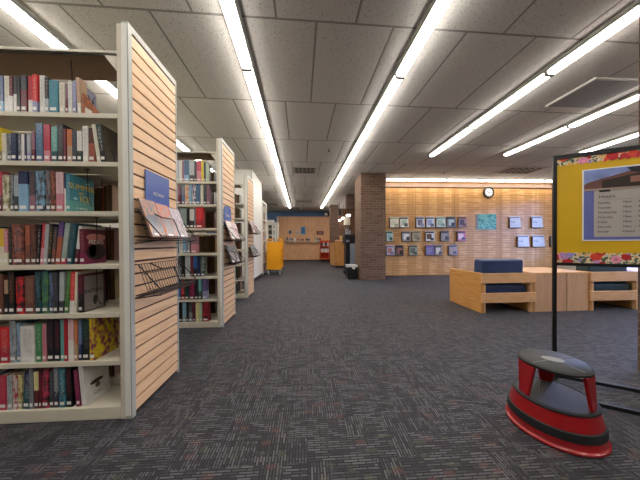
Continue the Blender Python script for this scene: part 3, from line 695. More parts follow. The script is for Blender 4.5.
# ------------------------------------------------------------------ yellow book cart
cx0, cx1, cy = -1.31, -.83, 8.1
r = thing('book_cart', 'yellow metal book cart with white wheels standing in the aisle', 'book cart', ((cx0+cx1)/2, cy+.35, 0))
box(cx0, cx1, cy, cy+.012, .17, 1.10).build('end_panel', M['orange'], r, bevel=.004)
box(cx0, cx1, cy+.75, cy+.762, .17, 1.10).build('end_panel', M['orange'], r, bevel=.004)
for yy in (cy+.006, cy+.756):
    for xa, xb in ((cx0+.01, cx0+.13), (cx1-.13, cx1-.01)):
        n = 8; xm = (xa+xb)/2; rx = (xb-xa)/2 - .01
        MB().tube([(xa, yy, 1.09)] + [(xm - rx*math.cos(PI*i/n), yy, 1.15+.06*math.sin(PI*i/n)) for i in range(n+1)] + [(xb, yy, 1.09)], .02, 8).build('handle', M['orange'], r, smooth=True)
for z in (.2, .52, .85): box(cx0+.01, cx1-.01, cy+.012, cy+.75, z, z+.015).build('shelf', M['orange'], r)
for xx in (cx0+.05, cx1-.05):
    for yy in (cy+.06, cy+.70):
        w = MB(); n = 16
        w.prism([(yy+.062*math.cos(2*PI*i/n), .062+.062*math.sin(2*PI*i/n)) for i in range(n)], 'x', xx-.018, xx+.018)
        wh = w.build('wheel', plain('pale_wheel', '#b8c0cc', .5), r, smooth=True)
        MB().box(xx-.03, xx-.022, yy-.02, yy+.02, .06, .17).box(xx+.022, xx+.03, yy-.02, yy+.02, .06, .17).box(xx-.03, xx+.03, yy-.03, yy+.03, .15, .172).build('caster_fork', M['chrome'], wh)
for j, (c, xa) in enumerate((('cream', -1.02), ('brown', -.985), ('white', -.95), ('grey', -1.06), ('tan', -1.10))):
    o = MB().box(xa, xa+.03, cy+.1, cy+.26, .865, 1.12).build('book', book_mat(PAL[c]), loc=(xa, cy+.1, .865))
    MB().box(xa+.003, xa+.027, cy+.11, cy+.255, 1.12, 1.1215).build('page_edge', M['pages'], o)
    tag(o, '%s book standing on the yellow cart, %s' % (c, ['showing between its handles', 'beside the cream one', 'rightmost of the row', 'left of the cream one', 'leftmost of the row'][j]), 'book', 'books on the yellow cart')

# ------------------------------------------------------------------ far wall, shelves and display
fy = 14.35
a = atY(278.5, 216, fy); b_ = atY(330, 260, fy)
fh = atY(300, 215.8, fy).z
r = thing('display_wall', 'freestanding blond wood panel wall at the far end of the aisle', 'partition', ((a.x+b_.x)/2, fy, 0))
for i in range(5):
    xa = a.x + (b_.x-a.x)*i/5; xb = a.x + (b_.x-a.x)*(i+1)/5
    box(xa+.003, xb-.003, fy, fy+.08, .06, fh).build('wood_panel', M['farwood'], r, bevel=.003)
box(a.x, b_.x, fy+.01, fy+.07, 0, .06).build('plinth', plain('dark_base', '#2c2c30', .5), r)
box(a.x-.09, a.x-.003, fy-.02, fy+.1, 0, fh).build('white_end_post', M['white'], r)
lz = atY(300, 241.6, fy).z
box(a.x+.5, b_.x-.45, fy-.16, fy, lz-.02, lz).build('ledge', M['farwood'], r)
def farbook(px0, px1, py0, col, label, c2=None, z=None, name='book', cat='book', yy=None):
    yy = yy or fy-.1
    p = atY(px0, py0, yy); q = atY(px1, py0, yy); z = lz if z is None else z
    o = MB().box(p.x, q.x, yy-.02, yy+.01, z, p.z).build(name, book_mat(col, c2, 9 if c2 else 0), loc=((p.x+q.x)/2, yy, z), bevel=.003)
    MB().box(p.x+.02, q.x-.02, yy-.022, yy-.02, z+.03, z+(p.z-z)*.45).build('cover_picture', book_mat(c2 or '#d8d4cc'), o)
    tag(o, label, cat, 'items displayed on the far wood wall')
FB = [(286.5,288,236.5,'#3a5a58','dark green'),(288.8,291.2,237.5,'#8b9499','grey'),(291.4,293.2,237.2,'#6e7880','slate'),(294,296,237,'#e8e6e2','white'),(297,299.6,238,'#b07868','rosy brown'),(301,304,238.2,'#8a5a44','brown'),(305.8,307.4,237.8,'#3a2e2c','dark brown'),(307.6,309.8,238,'#4a4f60','navy grey'),(314.6,316.6,237.4,'#b8a890','tan'),(316.9,318.6,237.2,'#6f7f72','green grey'),(319,321,237.6,'#8d3a34','dull red')]
for p0, p1, t, c, n_ in FB: farbook(p0, p1, t, c, '%s book facing out on the ledge of the far wood wall' % n_)
def wall_item(px0, px1, py0, py1, col, label, cat, name, c2=None):
    p = atY(px0, py0, fy); q = atY(px1, py1, fy)
    o = MB().box(p.x, q.x, fy-.02, fy-.001, q.z, p.z).build(name, plain(name+'_face', col, .5), loc=((p.x+q.x)/2, fy, q.z))
    w = (q.x-p.x)*.2; h = (p.z-q.z)*.2
    MB().box(p.x+w, q.x-w, fy-.023, fy-.02, q.z+h, p.z-h).build('picture', plain(name+'_pic', c2 or col, .5, var=.3), o)
    tag(o, label, cat)
wall_item(301, 305.6, 226, 233.8, '#4f93c6', 'blue poster on the far wood wall', 'poster', 'poster', '#3474ac')
wall_item(288.7, 292, 229.5, 233.4, '#8b93a0', 'small grey blue book cover above ledge left of the blue poster', 'picture', 'framed_picture', '#5a6474')
wall_item(296.4, 299, 229.8, 234.6, '#cfc0bc', 'small pale notice just left of the blue poster', 'notice', 'notice', '#b7a6a4')
wall_item(316.6, 323.6, 230.5, 234.2, '#6a4236', 'dark brown long picture at the right part of the far wood wall', 'picture', 'framed_picture', '#a07a68')
# wall speaker/camera at the end of the wood wall
p = atY(326.2, 213.2, 14.2)
r = thing('security_camera', 'small white camera on the blue wall above the wood wall right end', 'camera', p)
MB().lathe([(.02, p.z-.12), (.10, p.z-.09), (.11, p.z), (.06, p.z+.09), (.01, p.z+.11)], 16, (p.x, p.y)).build('housing', M['white'], r, smooth=True)
box(p.x+.06, p.x+.2, p.y-.02, p.y+.12, p.z-.13, p.z+.08).build('mount', M['blackp'], r)
box(p.x-.03, p.x+.13, p.y+.1, YF, p.z-.02, p.z+.02).build('bracket', M['blackp'], r)
# far shelving at left of the wood wall
sy = 12.6
r = thing('far_bookcase', 'white bookcase far behind the yellow cart, left of the wood wall', 'bookcase', (-1.75, sy, 0))
xs = [atY(v, 230, sy).x for v in (262, 267.5, 272.8, 275.2, 277.6)]
hh = atY(270, 222, sy).z
for v in xs: box(v-.035, v+.035, sy, sy+.35, 0, hh).build('upright', M['white'], r)
box(xs[0], xs[-1], sy, sy+.35, hh-.12, hh+.02).build('top_panel', M['white'], r)
box(xs[0], xs[-1], sy+.33, sy+.35, 0, hh).build('back_panel', M['metal'], r)
for i in range(6): box(xs[0], xs[-1], sy+.005, sy+.33, .08+i*.35, .105+i*.35).build('shelf', M['white'], r)
for i in range(6):
    z = .105 + i*.35
    for j in range(3):
        for q in range(4):
            u0, u1 = xs[j]+.045, xs[j+1]-.045
            if q and j > 0: continue
            wq = (u1-u0)/(4 if j == 0 else 1)
            FARB.cur = 6+(i+j+q) % 3; FARB.box(u0+q*wq, u0+(q+1)*wq-.006, sy+.03, sy+.2, z+.001, z+random.uniform(.2, .28)); continue
            o = MB().box(0, 1, 0, 1, 0, 1).build('book', book_mat(random.choice(['#2b2420','#3a3a36','#443028','#232a30'])), loc=(u0+q*wq, sy+.03, z))
            MB().box(u0+q*wq+.01, u0+(q+1)*wq-.016, sy+.028, sy+.03, z+.03, z+.06).build('spine_label', M['label'], o)
            tag(o, 'dark book on the far white bookcase behind the yellow cart, %s shelf up' % ORD[i], 'book', 'dark books on the far white bookcase, %s shelf up' % ORD[i])
o = FARB.build('books', [book_mat(PAL[a_], PAL[b_], 9) for a_, b_ in (('copper','cream'),('orange','brown'),('mauve','grey'),('tan','charcoal'),('white','crimson'),('slate blue','teal'))] + [book_mat(v) for v in ('#2b2420','#3a3a36','#443028')])
tag(o, 'small distant books on the white shelving beyond the white column', 'books', None, 'stuff')
struct('trim_4', box(XL, a.x-.1, 13.3, 13.36, 2.2, 2.34), M['white'])

# orange cart
ox = atY(320, 250, 13.4).x; ox1 = atY(329.4, 250, 13.4).x; oy = 13.3; oh = atY(325, 239.5, oy).z
r = thing('book_cart', 'orange red book cart with white books before the far wood wall', 'book cart', ((ox+ox1)/2, oy+.2, 0))
for x in (ox, ox1-.03): box(x, x+.03, oy, oy+.4, .12, oh).build('end_panel', M['redorange'], r)
box(ox+.03, ox1-.03, oy+.37, oy+.4, .15, oh-.02).build('back_panel', M['redorange'], r)
for z in (.15, .5, .85): box(ox+.03, ox1-.03, oy, oy+.4, z, z+.03).build('shelf', M['redorange'], r)
for x in (ox+.06, ox1-.06):
    for yy in (oy+.06, oy+.34):
        MB().prism([(yy+.06*math.cos(2*PI*i/12), .06+.06*math.sin(2*PI*i/12)) for i in range(12)], 'x', x-.015, x+.015).build('wheel', M['blackp'], r)
j = 0
for z, cs in ((.53, ['#e0deda', '#cfcfd2', '#e6e2dc', '#c0c4c8']), (.88, ['#1c1a1a', '#e6e4e0', '#23201f', '#e2e2e2'])):
    for i, c in enumerate(cs):
        x = ox+.05 + i*.115
        o = MB().box(x, x+.1, oy+.05, oy+.25, z, z+.2).build('book', book_mat(c), loc=(x, oy+.05, z))
        MB().box(x+.01, x+.09, oy+.048, oy+.05, z+.03, z+.05).build('spine_label', M['label'], o)
        nmc = 'black' if c in ('#1c1a1a', '#23201f') else 'white'
        tag(o, '%s book, %s from left on the %s shelf of the orange cart' % (nmc, ORD[i], 'upper' if z > .6 else 'middle'), 'book', 'books on the orange cart')

# ------------------------------------------------------------------ service desk, lamp, copier, bin
d0 = atZ(330, 265.2, 0); d1 = atZ(334.6, 267.2, 0); d2 = atY(346, 267, d1.y); dh = 1.07
r = thing('service_desk', 'blond wood service desk with angled corner beyond the brick pillar', 'desk', (d1.x+.3, d1.y+.3, 0))
pts = [(d0.x, d0.y), (d1.x, d1.y), (d2.x+.35, d1.y), (d2.x+.35, d1.y+.8), (d0.x+.05, d1.y+1.3)]
MB().prism(pts, 'z', .07, dh-.03).build('body', M['deskwood'], r, bevel=.004)
MB().prism([(x+(.02 if i > 1 else -.03), y+(-.03 if i < 3 else .02)) for i, (x, y) in enumerate(pts)], 'z', dh-.03, dh).build('worktop', M['deskwood'], r, bevel=.005)
MB().prism([(x+(-.03 if x > 1.4 else .05), y+(.04 if y < d1.y+.5 else -.04)) for x, y in pts], 'z', 0, .07).build('toe_kick', M['blackp'], r)
box(d1.x-.003, d1.x+.006, d1.y-.004, d1.y+.006, .07, dh-.03).build('corner_seam', M['slat_dark'], r)
# vase, tissue box, lamp
p = Vector((d1.x+.30, d1.y+.2, dh))
r = thing('vase', 'yellow vase-shaped table ornament on the service desk', 'vase', p)
MB().lathe([(.03, dh), (.045, dh+.06), (.05, dh+.15), (.08, dh+.28), (.06, dh+.29)], 20, (p.x, p.y)).build('body', plain('yellow_glaze', '#cdb46a', .3), r, smooth=True)
MB().lathe([(.035, dh), (.04, dh+.02)], 20, (p.x, p.y)).build('foot', M['furn'], r)
p = Vector((d1.x+.15, d1.y+.1, dh))
r = thing('wooden_tray', 'low wooden tray on the front of the service desk', 'tray', p)
m = MB().box(p.x-.12, p.x+.2, p.y-.05, p.y+.02, dh, dh+.09); m.build('box_front', M['deskwood'], r, bevel=.003)
box(p.x-.1, p.x+.18, p.y-.03, p.y+.0, dh+.09, dh+.11).build('papers', M['label'], r)
ly = 10.9; p = atY(347, 224.5, ly); q = atY(347, 216.5, ly); rw = (atY(350.4, 220, ly).x - atY(343.8, 220, ly).x)/2
r = thing('floor_lamp', 'lamp with white drum shade and chrome stem behind the service desk', 'lamp', (p.x, ly, 0))
MB().lathe([(rw, p.z), (rw*.92, q.z), (rw*.9, q.z), (rw*.98, p.z)], 28, (p.x, ly), closed=True).build('shade', plain('linen_shade', '#dcd6c8', .8), r, smooth=True)
for dx in (-.07, .07): MB().tube([(p.x+dx, ly, dh), (p.x+dx, ly, p.z+.05)], .012, 8).build('stem', M['chrome'], r)
MB().tube([(p.x, ly, 0), (p.x, ly, q.z-.04)], .015, 8).build('pole', M['chrome'], r)
MB().lathe([(.15, 0), (.15, .02), (.02, .04)], 24, (p.x, ly)).build('base', M['chrome'], r, smooth=True)
MB().tube([(p.x-rw*.9, ly, q.z-.04), (p.x+rw*.9, ly, q.z-.04)], .006, 6).build('shade_spider', M['chrome'], r)
# copier / catalogue station
ky = 7.85; k0 = atY(345.5, 250, ky).x; k1 = atY(355, 250, ky).x; kt = atY(350, 243, ky).z; ktt = atY(350, 234, ky).z
r = thing('copier_stand', 'black copier on tall stand with grey side, left of the brick pillar', 'copier', ((k0+k1)/2, ky+.25, 0))
box(k0-.02, k1+.04, ky, ky+.5, kt, ktt-.06).build('copier_body', M['blackp'], r, bevel=.02)
box(k0-.04, k1+.05, ky-.02, ky+.48, ktt-.06, ktt).build('copier_lid', M['blackp'], r, bevel=.015)
box(k0+.02, k0+.12, ky-.04, ky, kt+.05, kt+.12).build('control_panel', M['greyblue'], r, bevel=.004)
box(k0+.16, k1+.02, ky+.02, ky+.46, .12, kt).build('stand_cabinet', M['greyblue'], r, bevel=.006)
box(k0+.02, k0+.15, ky+.04, ky+.44, .05, kt).build('stand_column', M['blackp'], r, bevel=.006)
box(k0-.02, k1+.03, ky, ky+.48, 0, .12).build('stand_base', M['blackp'], r, bevel=.006)
# cups / holders seen above copier
r = thing('document_holder', 'grey upright document holder standing on top of the black copier', 'holder', ((k0+k1)/2-.06, ky+.2, ktt))
for i in range(3): box(k0+.04+i*.07, k0+.055+i*.07, ky+.12, ky+.3, ktt+.012, ktt+.2-i*.03).build('divider', M['greyblue'], r)
box(k0+.02, k0+.22, ky+.1, ky+.32, ktt, ktt+.012).build('base', M['greyblue'], r)
# bin
b0 = atZ(347, 278.7, 0); b1 = atZ(357.6, 278.7, 0); by = b0.y; bxm = (b0.x+b1.x)/2; bw = (b1.x-b0.x)/2
r = thing('waste_bin', 'black waste bin with white liner at the foot of the pillar', 'bin', (bxm, by+bw, 0))
def rbox(mb, cx, cy_, w0, w1, z0, z1):
    vs = [(cx+sx*w, cy_+sy*w, z) for z, w in ((z0, w0), (z1, w1)) for sx, sy in ((-1,-1),(1,-1),(1,1),(-1,1))]
    return mb.add(vs, [(0,3,2,1),(4,5,6,7),(0,1,5,4),(1,2,6,5),(2,3,7,6),(3,0,4,7)])
rbox(MB(), bxm, by+bw, bw*.86, bw, 0, .37).build('body', M['blackp'], r, bevel=.015)
rbox(MB(), bxm, by+bw, bw*1.04, bw*1.06, .34, .41).build('liner', plain('white_bag', '#cfd3d8', .4), r, bevel=.01)
MB().prism([(bxm-.01, .30), (bxm+.07, .28), (bxm+.08, .42), (bxm+.0, .44)], 'y', by-.03, by-.02).build('liner_tail', M['label'], r)
# hanging speaker beyond the pillar, lights of the room behind
p = atY(338.6, 209.5, 11.6); q = atY(340.6, 215, 11.6)
r = thing('wall_speaker', 'small black loudspeaker under the ceiling beside the far dark pillar', 'speaker', (p.x, 11.6, q.z))
box(p.x, q.x+.03, 11.6, 11.75, q.z, p.z).build('cabinet', M['blackp'], r, bevel=.005)
box(p.x+.02, q.x+.01, 11.59, 11.6, q.z+.03, p.z-.03).build('grille', M['rubber'], r)
box(p.x+.03, p.x+.06, 11.64, 11.68, p.z, CEIL).build('hanger', M['black'], r)
for i, (px, py) in enumerate(((339.6, 219.6), (343.6, 217.6), (348.4, 214.8))):
    yy = (13.2, 12.2, 11.2)[i]; p = atY(px, py, yy)
    r = thing('pendant_light', 'small lit lamp in the service area, %s' % ['farthest of three', 'middle of three', 'nearest of three'][i], 'lamp', (p.x, yy, p.z), 'lamps of the service area')
    box(p.x-.09, p.x+.09, yy-.05, yy+.05, p.z-.04, p.z+.03).build('diffuser', M['diff'], r, bevel=.01)
    MB().tube([(p.x, yy, p.z+.03), (p.x, yy, CEIL)], .008, 6).build('stem', M['blackp'], r)

# ------------------------------------------------------------------ magazines on the alcove wall
WY = AY - .0005
def lighten(h, k=.3):
    v = [int(h[i:i+2], 16) for i in (1, 3, 5)]; return '#%02x%02x%02x' % tuple(int(a_+(255-a_)*k) for a_ in v)
def hash_(t_): return sum(ord(c_)*(i_+1) for i_, c_ in enumerate(t_))
def magazine(x0, x1, y0, y1, c1, c2, c3, label, kind='magazine'):
    c1 = lighten(c1, .2)
    p = atY(x0, y0, WY); q = atY(x1, y1, WY); d = .05
    r = thing(kind, label, kind, ((p.x+q.x)/2, WY, q.z), 'magazines displayed on the slatted alcove wall' if kind == 'magazine' else 'newspapers displayed on the slatted alcove wall')
    w = q.x-p.x; h = p.z-q.z; zz = q.z
    def sl(xa, xb, ya, yb, za, zb): # tilted with the holder: top leans back
        m = MB(); k = .10
        f = lambda z: WY - .012 - k*(h-(z-zz))
        m.add([(xa, f(za)-yb, za), (xb, f(za)-yb, za), (xb, f(zb)-yb, zb), (xa, f(zb)-yb, zb), (xa, f(za)-ya, za), (xb, f(za)-ya, za), (xb, f(zb)-ya, zb), (xa, f(zb)-ya, zb)],
              [(0,1,2,3),(4,7,6,5),(0,4,5,1),(1,5,6,2),(2,6,7,3),(3,7,4,0)]); return m
    sl(p.x, q.x, 0, .008, zz, p.z).build('cover', book_mat(c1) if kind == 'magazine' else book_mat('#c4c2b6'), r)
    sl(p.x+w*.06, q.x-w*.06, .008, .0095, zz+h*(.78 if kind == 'magazine' else .86), p.z-h*.05).build('masthead', book_mat(c2), r)
    if kind == 'magazine':
        u = (abs(hash_(label)) % 5)*.04
        sl(p.x+w*(.12+u), q.x-w*(.32-u), .008, .0095, zz+h*.16, zz+h*.70).build('cover_picture', book_mat(c3), r)
        sl(p.x+w*(.5), q.x-w*.1, .0095, .0105, zz+h*.06, zz+h*(.3+u)).build('cover_blurb', book_mat(c2), r)
    else: 
        sl(p.x+w*.1, p.x+w*.55, .008, .0095, zz+h*.4, zz+h*.62).build('front_photo', book_mat(c3, '#c9c9c4', 9), r)
        for i in range(3): sl(p.x+w*.1, q.x-w*.1, .008, .0095, zz+h*(.08+.1*i), zz+h*(.12+.1*i)).build('text_line', book_mat('#a9abad'), r)
    hb = MB().box(p.x-.01, p.x+.004, WY-.06, WY-.001, zz-.01, zz+h*.9).box(p.x-.01, q.x, WY-.075-h*.05, WY-.001, zz-.014, zz-.004)
    hb.build('holder', plain('smoked_acrylic', '#5d4a3a', .3), r)
MG = [[(389.5,398.5,'#dfdcc4','#9aa27c','#c9cbb0','cream, olive headed'),(399.5,408,'#e2e4d8','#3c4740','#9fb9a0','white and green, black headed'),(415.5,424,'#c3c6d6','#6a6c94','#4d506e','lilac and dark blue'),(425.5,434,'#c6d2ea','#5a6470','#8ea2cf','pale blue'),(435.5,445,'#bcd4cc','#7d9a93','#a4c0b6','mint green'),(446,455,'#5a6670','#2f3d46','#b7ced4','slate and white'),(457.5,466,'#8d6e70','#76423c','#4d4a60','dusky red and blue')],
      [(385.9,392.6,'#b7dcd2','#2f6a4a','#9ccfc8','aqua with green head'),(401.5,410,'#8a8d94','#1f2024','#e4e4e4','black headed grey and white'),(411.5,420,'#a79f7c','#6f6a4c','#8b8668','olive'),(425,434,'#dfe5ec','#2c201c','#5a3a2c','white and brown'),(440,448.5,'#6d6664','#4d484a','#a39c98','dark grey'),(456.5,465,'#c63c66','#2c2228','#e3c6cc','magenta')],
      [(386,394,'#d6d4de','#8c88a6','#c48e86','pale lilac'),(395,403,'#3a2020','#1f1414','#a06a5a','dark maroon'),(408.5,417,'#8f9c84','#46503c','#5e6656','moss green'),(425,434,'#55488a','#6e62a4','#8d86b4','violet'),(434.4,441.5,'#8c8470','#44403a','#e4ded0','brown and cream'),(448,456.5,'#76685e','#46383a','#a2836c','brown')]]
YR = [(216.8, 227.2), (231, 240.8), (245, 254.8)]
for ri, rw_ in enumerate(MG):
    for i, (x0, x1, c1, c2, c3, nme) in enumerate(rw_):
        magazine(x0, x1, YR[ri][0], YR[ri][1], c1, c2, c3, '%s magazine, %s row on the slatted wall' % (nme, ['top', 'middle', 'bottom'][ri]))
NP = [(508.5,519.5,217,228,'topmost left, just right of the teal poster'),(530.5,541.5,217,228,'upper right one'),(516.5,528,236,247,'lower left one'),(531.2,543.5,236,247,'lower middle one'),(549.5,560,236,247,'lower right one, partly behind the sign post')]
for x0, x1, y0, y1, w in NP: magazine(x0, x1, y0, y1, '#b9bdbf', '#4c4f52', '#6b6f70', 'grey newspaper in a wall holder, %s' % w, 'newspaper')
# teal poster
p = atY(478, 214.5, WY); q = atY(495.5, 229.8, WY)
def poster_mat():
    t = NT('teal_poster_art'); n = t.noise(t.coord(), 18, 4)
    t.base(t.ramp(n, [(.35, lin('#2c7a76')), (.48, lin('#58b09f')), (.56, lin('#8fcbb4')), (.68, lin('#3f9590'))]), .4); return t.m
r = thing('poster', 'teal square poster with dark side strip on the slatted wall below the clock', 'poster', ((p.x+q.x)/2, WY, q.z))
box(p.x, q.x, WY-.03, WY-.018, q.z, p.z).build('sheet', poster_mat(), r)
for i in range(4):
    zz = q.z + (p.z-q.z)*(i+.15)/4; box(p.x-.07, p.x-.01, WY-.03, WY-.02, zz, zz+(p.z-q.z)*.17).build('side_tab', M['greyblue'], r)
box(p.x-.08, p.x, WY-.02, WY-.001, q.z, p.z).build('holder', M['metal_edge'], r)
# clock
p = atY(488, 193, WY); R_ = .175
r = thing('wall_clock', 'round black rimmed wall clock with white face high on slatted wall', 'clock', (p.x, WY, p.z))
def disc(mb, R0, R1, ya, yb, n=40):
    vs = []; 
    for y in (ya, yb):
        for rr_ in (R0, R1): vs += [(p.x+rr_*math.cos(2*PI*i/n), y, p.z+rr_*math.sin(2*PI*i/n)) for i in range(n)]
    fs = []
    for i in range(n):
        j = (i+1) % n
        fs += [(i, j, n+j, n+i), (2*n+i, 3*n+i, 3*n+j, 2*n+j), (i, 2*n+i, 2*n+j, j), (n+i, n+j, 3*n+j, 3*n+i)]
    return mb.add(vs, fs)
disc(MB(), R_*.80, R_, WY-.05, WY-.001).build('rim', M['black'], r, smooth=True)
MB().prism([(p.x+R_*.81*math.cos(2*PI*i/40), p.z+R_*.81*math.sin(2*PI*i/40)) for i in range(40)], 'y', WY-.03, WY-.002).build('dial', plain('clock_dial', '#dfe6ea', .4, var=0), r)
def hand(ang, L, w, yy):
    d = Vector((math.sin(ang), 0, math.cos(ang))); u = Vector((math.cos(ang), 0, -math.sin(ang)))
    P0 = Vector((p.x, 0, p.z)); qs = [P0-d*.02-u*w, P0-d*.02+u*w, P0+d*L+u*w*.5, P0+d*L-u*w*.5]
    MB().prism([(v.x, v.z) for v in qs], 'y', yy-.002, yy).build('hand', M['black'], r)
hand(math.radians(100), .11, .006, WY-.032); hand(math.radians(-65), .075, .008, WY-.035)
for i in range(12):
    a_ = i*PI/6; cxm, czm = p.x+R_*.70*math.sin(a_), p.z+R_*.70*math.cos(a_)
    box(cxm-.006, cxm+.006, WY-.0315, WY-.030, czm-.009, czm+.009).build('hour_mark', M['black'], r)

# ------------------------------------------------------------------ lounge furniture
FYf = 3.39; FYb = 4.17; ZT = .59
def lounge_chair(x0, x1, label, cmat, left_side=True, right_side=False):
    r = thing('lounge_chair', label, 'armchair', ((x0+x1)/2, (FYf+FYb)/2, 0), 'blocky maple lounge chairs')
    t = .045
    box(x0, x0+t, FYf, FYb, 0.0, ZT).build('side_panel', M['furn_side'], r, bevel=.004)
    box(x1-t, x1, FYf, FYb, 0.0, ZT).build('side_panel', M['furn_side'], r, bevel=.004)
    for z0, z1 in ((.445, ZT+.002), (.155, .30)):
        box(x0-.004, x1+.001, FYf-.022, FYf, z0, z1).build('back_slat', M['furn'], r, bevel=.004)
    for xx in (x0, x1-.07): box(xx+(.002 if xx == x0 else 0), xx+.07, FYf+.001, FYf+.05, 0, ZT-.02).build('post', M['furn'], r, bevel=.003)
    box(x0+t, x1-t, FYf+.08, FYb-.03, .14, .20).build('seat_base', M['furn'], r)
    box(x0+t+.01, x1-t-.01, FYf+.06, FYb+.02, .205, .40).build('seat_cushion', cmat, r, bevel=.035, segs=4)
    m = MB(); xa, xb = x0+t+.02, x1-t-.07
    m.prism([(FYf+.07, .40), (FYf+.27, .40), (FYf+.25, .79), (FYf+.06, .785)], 'x', xa, xb)
    m.build('back_cushion', cmat, r, bevel=.03, segs=4)
    return r
def corner_table(x0, x1, label, fy0=FYf):
    r = thing('corner_table', label, 'table', ((x0+x1)/2, (fy0+FYb)/2, 0), 'solid maple block tables')
    box(x0+.003, x1-.003, fy0+.008, FYb, 0, ZT-.03).build('body', M['furn_v'], r, bevel=.004)
    box(x0+.003, x1-.003, fy0, FYb, ZT-.03, ZT).build('top', M['furn'], r, bevel=.003)
    return r
lounge_chair(2.575, 3.415, 'maple lounge chair with navy cushions, nearest the brick pillar', M['navy'])
corner_table(3.42, 3.93, 'solid maple block table right beside the navy cushioned chair')
corner_table(3.935, 4.285, 'solid maple block table seen between the sign post and the teal chair')
lounge_chair(4.29, 5.13, 'maple lounge chair with dark teal cushions, beneath the yellow notice board', M['teal'])
corner_table(5.135, 6.0, 'solid maple block table right of the teal cushioned chair at the frame edge')

# ------------------------------------------------------------------ notice board stand
P0 = Vector((1.905, 1.735, 0)); ang = -math.atan2(.221, .365)
r = thing('notice_board', 'black framed floor stand board with yellow paper and library hours', 'notice board', P0, rotz=ang)
def L(mb, name, mat, parent=r, **k): return mb.build(name, mat, parent, world=False, **k)
BW = .78; zb, zt_ = .892, 1.705
for x in (0, BW): L(MB().box(x-.011, x+.011, -.012, .012, 0.02, zt_), 'post', M['black'])
L(MB().box(.011, BW-.011, -.012, .012, zt_-.03, zt_), 'frame_rail', M['black']); L(MB().box(.011, BW-.011, -.012, .012, zb-.022, zb), 'frame_rail', M['black'])
L(MB().box(.011, BW-.011, .0, .008, zb, zt_-.03), 'backing_board', M['blackp'])
L(MB().box(.012, BW-.012, -.003, -.0005, zb+.07, zt_-.075), 'yellow_paper', M['yellow'])
def floral():
    t = NT('floral_border_print'); v = t.coord(scale=(1, 1, 1.0))
    vo = t.add('ShaderNodeTexVoronoi'); t.link(v, vo.inputs['Vector']); vo.inputs['Scale'].default_value = 17; 
    sp = t.add('ShaderNodeSeparateColor'); t.link(vo.outputs['Color'], sp.inputs[0])
    fl = t.ramp(sp.outputs[0], [(0, lin('#b81f20')), (.30, lin('#9a8fcc')), (.45, lin('#e08fb0')), (.66, lin('#d8402c')), (.84, lin('#b78cc4'))], 'CONSTANT')
    d = vo.outputs['Distance']
    ring = t.math('GREATER_THAN', t.math('SINE', t.math('MULTIPLY', d, 26)), .55)
    col = t.mix(t.math('MULTIPLY', ring, .35), fl, lin('#6d1f30'))
    out = t.math('GREATER_THAN', d, .52); n = t.noise(v, 60, 2)
    leaf = t.ramp(n, [(.42, lin('#4a5a48')), (.47, lin('#d8ceb0')), (.58, lin('#d9a25a'))], 'CONSTANT')
    col = t.mix(out, col, leaf)
    t.base(col, .6); return t.m
FLO = floral()
def scallop(z0, z1, up):
    pts = []; n = 60
    if up: pts = [(.012, z0), (BW-.012, z0)] + [(BW-.012-(BW-.024)*i/n, z1+.006*math.sin(i*2.1)) for i in range(n+1)]
    else: pts = [(.012+(BW-.024)*i/n, z0+.006*math.sin(i*2.1)) for i in range(n+1)] + [(BW-.012, z1), (.012, z1)]
    return MB().prism(pts, 'y', -.006, -.0035)
L(scallop(zb+.001, zb+.075, True), 'floral_border', FLO); L(scallop(zt_-.08, zt_-.031, False), 'floral_border', FLO)
# the hours poster
fx0, fx1, fz0, fz1 = .150, .64, 1.055, 1.575
po = L(MB().box(fx0, fx1, -.0065, -.004, fz0, fz1), 'hours_poster', M['label'])
def Q(x0, x1, z0, z1, name, col, dy=0, var=.08): return L(MB().box(x0, x1, -.0078-dy, -.0065-dy, z0, z1), name, plain(name+'_ink', col, .5, var=var), po)
Q(fx0+.008, fx1-.008, fz0+.008, fz1-.008, 'periwinkle_margin', '#6269a8')
Q(fx0+.06, fx1-.008, fz0+.028, fz1-.15, 'hours_sheet', '#aaa39e', .0014)
Q(fx0+.008, fx1-.008, fz1-.158, fz1-.008, 'photo_sky', '#8496cf', .0014, var=.35)
def QP(pts, name, col, dy): return L(MB().prism(pts, 'y', -.0080-dy, -.0068-dy), name, plain(name+'_ink', col, .6, var=.12), po)
b0_, t0_ = fz1-.158, fz1-.008
QP([(fx0+.008, b0_), (fx1-.008, b0_), (fx1-.008, t0_), (fx0+.30, t0_-.012), (fx0+.11, b0_+.085), (fx0+.03, b0_+.062), (fx0+.008, b0_+.045)], 'photo_building', '#6a433c', .0028)
QP([(fx0+.10, b0_+.014), (fx1-.01, b0_+.014), (fx1-.01, b0_+.125), (fx0+.34, b0_+.115), (fx0+.24, b0_+.095), (fx0+.10, b0_+.065)], 'photo_shadow', '#2a1c18', .004)
QP([(fx0+.22, t0_-.005), (fx0+.45, t0_), (fx0+.43, t0_-.04), (fx0+.36, t0_-.07), (fx0+.30, t0_-.05), (fx0+.24, t0_-.035)], 'photo_tree', '#17151c', .0052)
QP([(fx0+.235, b0_+.04), (fx0+.33, b0_+.045), (fx0+.33, b0_+.085), (fx0+.235, b0_+.082)], 'photo_brick', '#8d6152', .0052)
QP([(fx0+.008, b0_), (fx1-.008, b0_), (fx1-.008, b0_+.010), (fx0+.008, b0_+.014)], 'photo_pavement', '#9a8a80', .0052)
QP([(fx0+.085, b0_-.014), (fx0+.14, b0_-.014), (fx0+.14, b0_+.002), (fx0+.085, b0_+.002)], 'logo_block', '#151318', .0052)
ink = plain('poster_ink', '#3a3434', .6, var=0)
text('Hours', .032, (fx0+.125, -.0098, fz1-.205), (PI/2, 0, 0), ink, po)
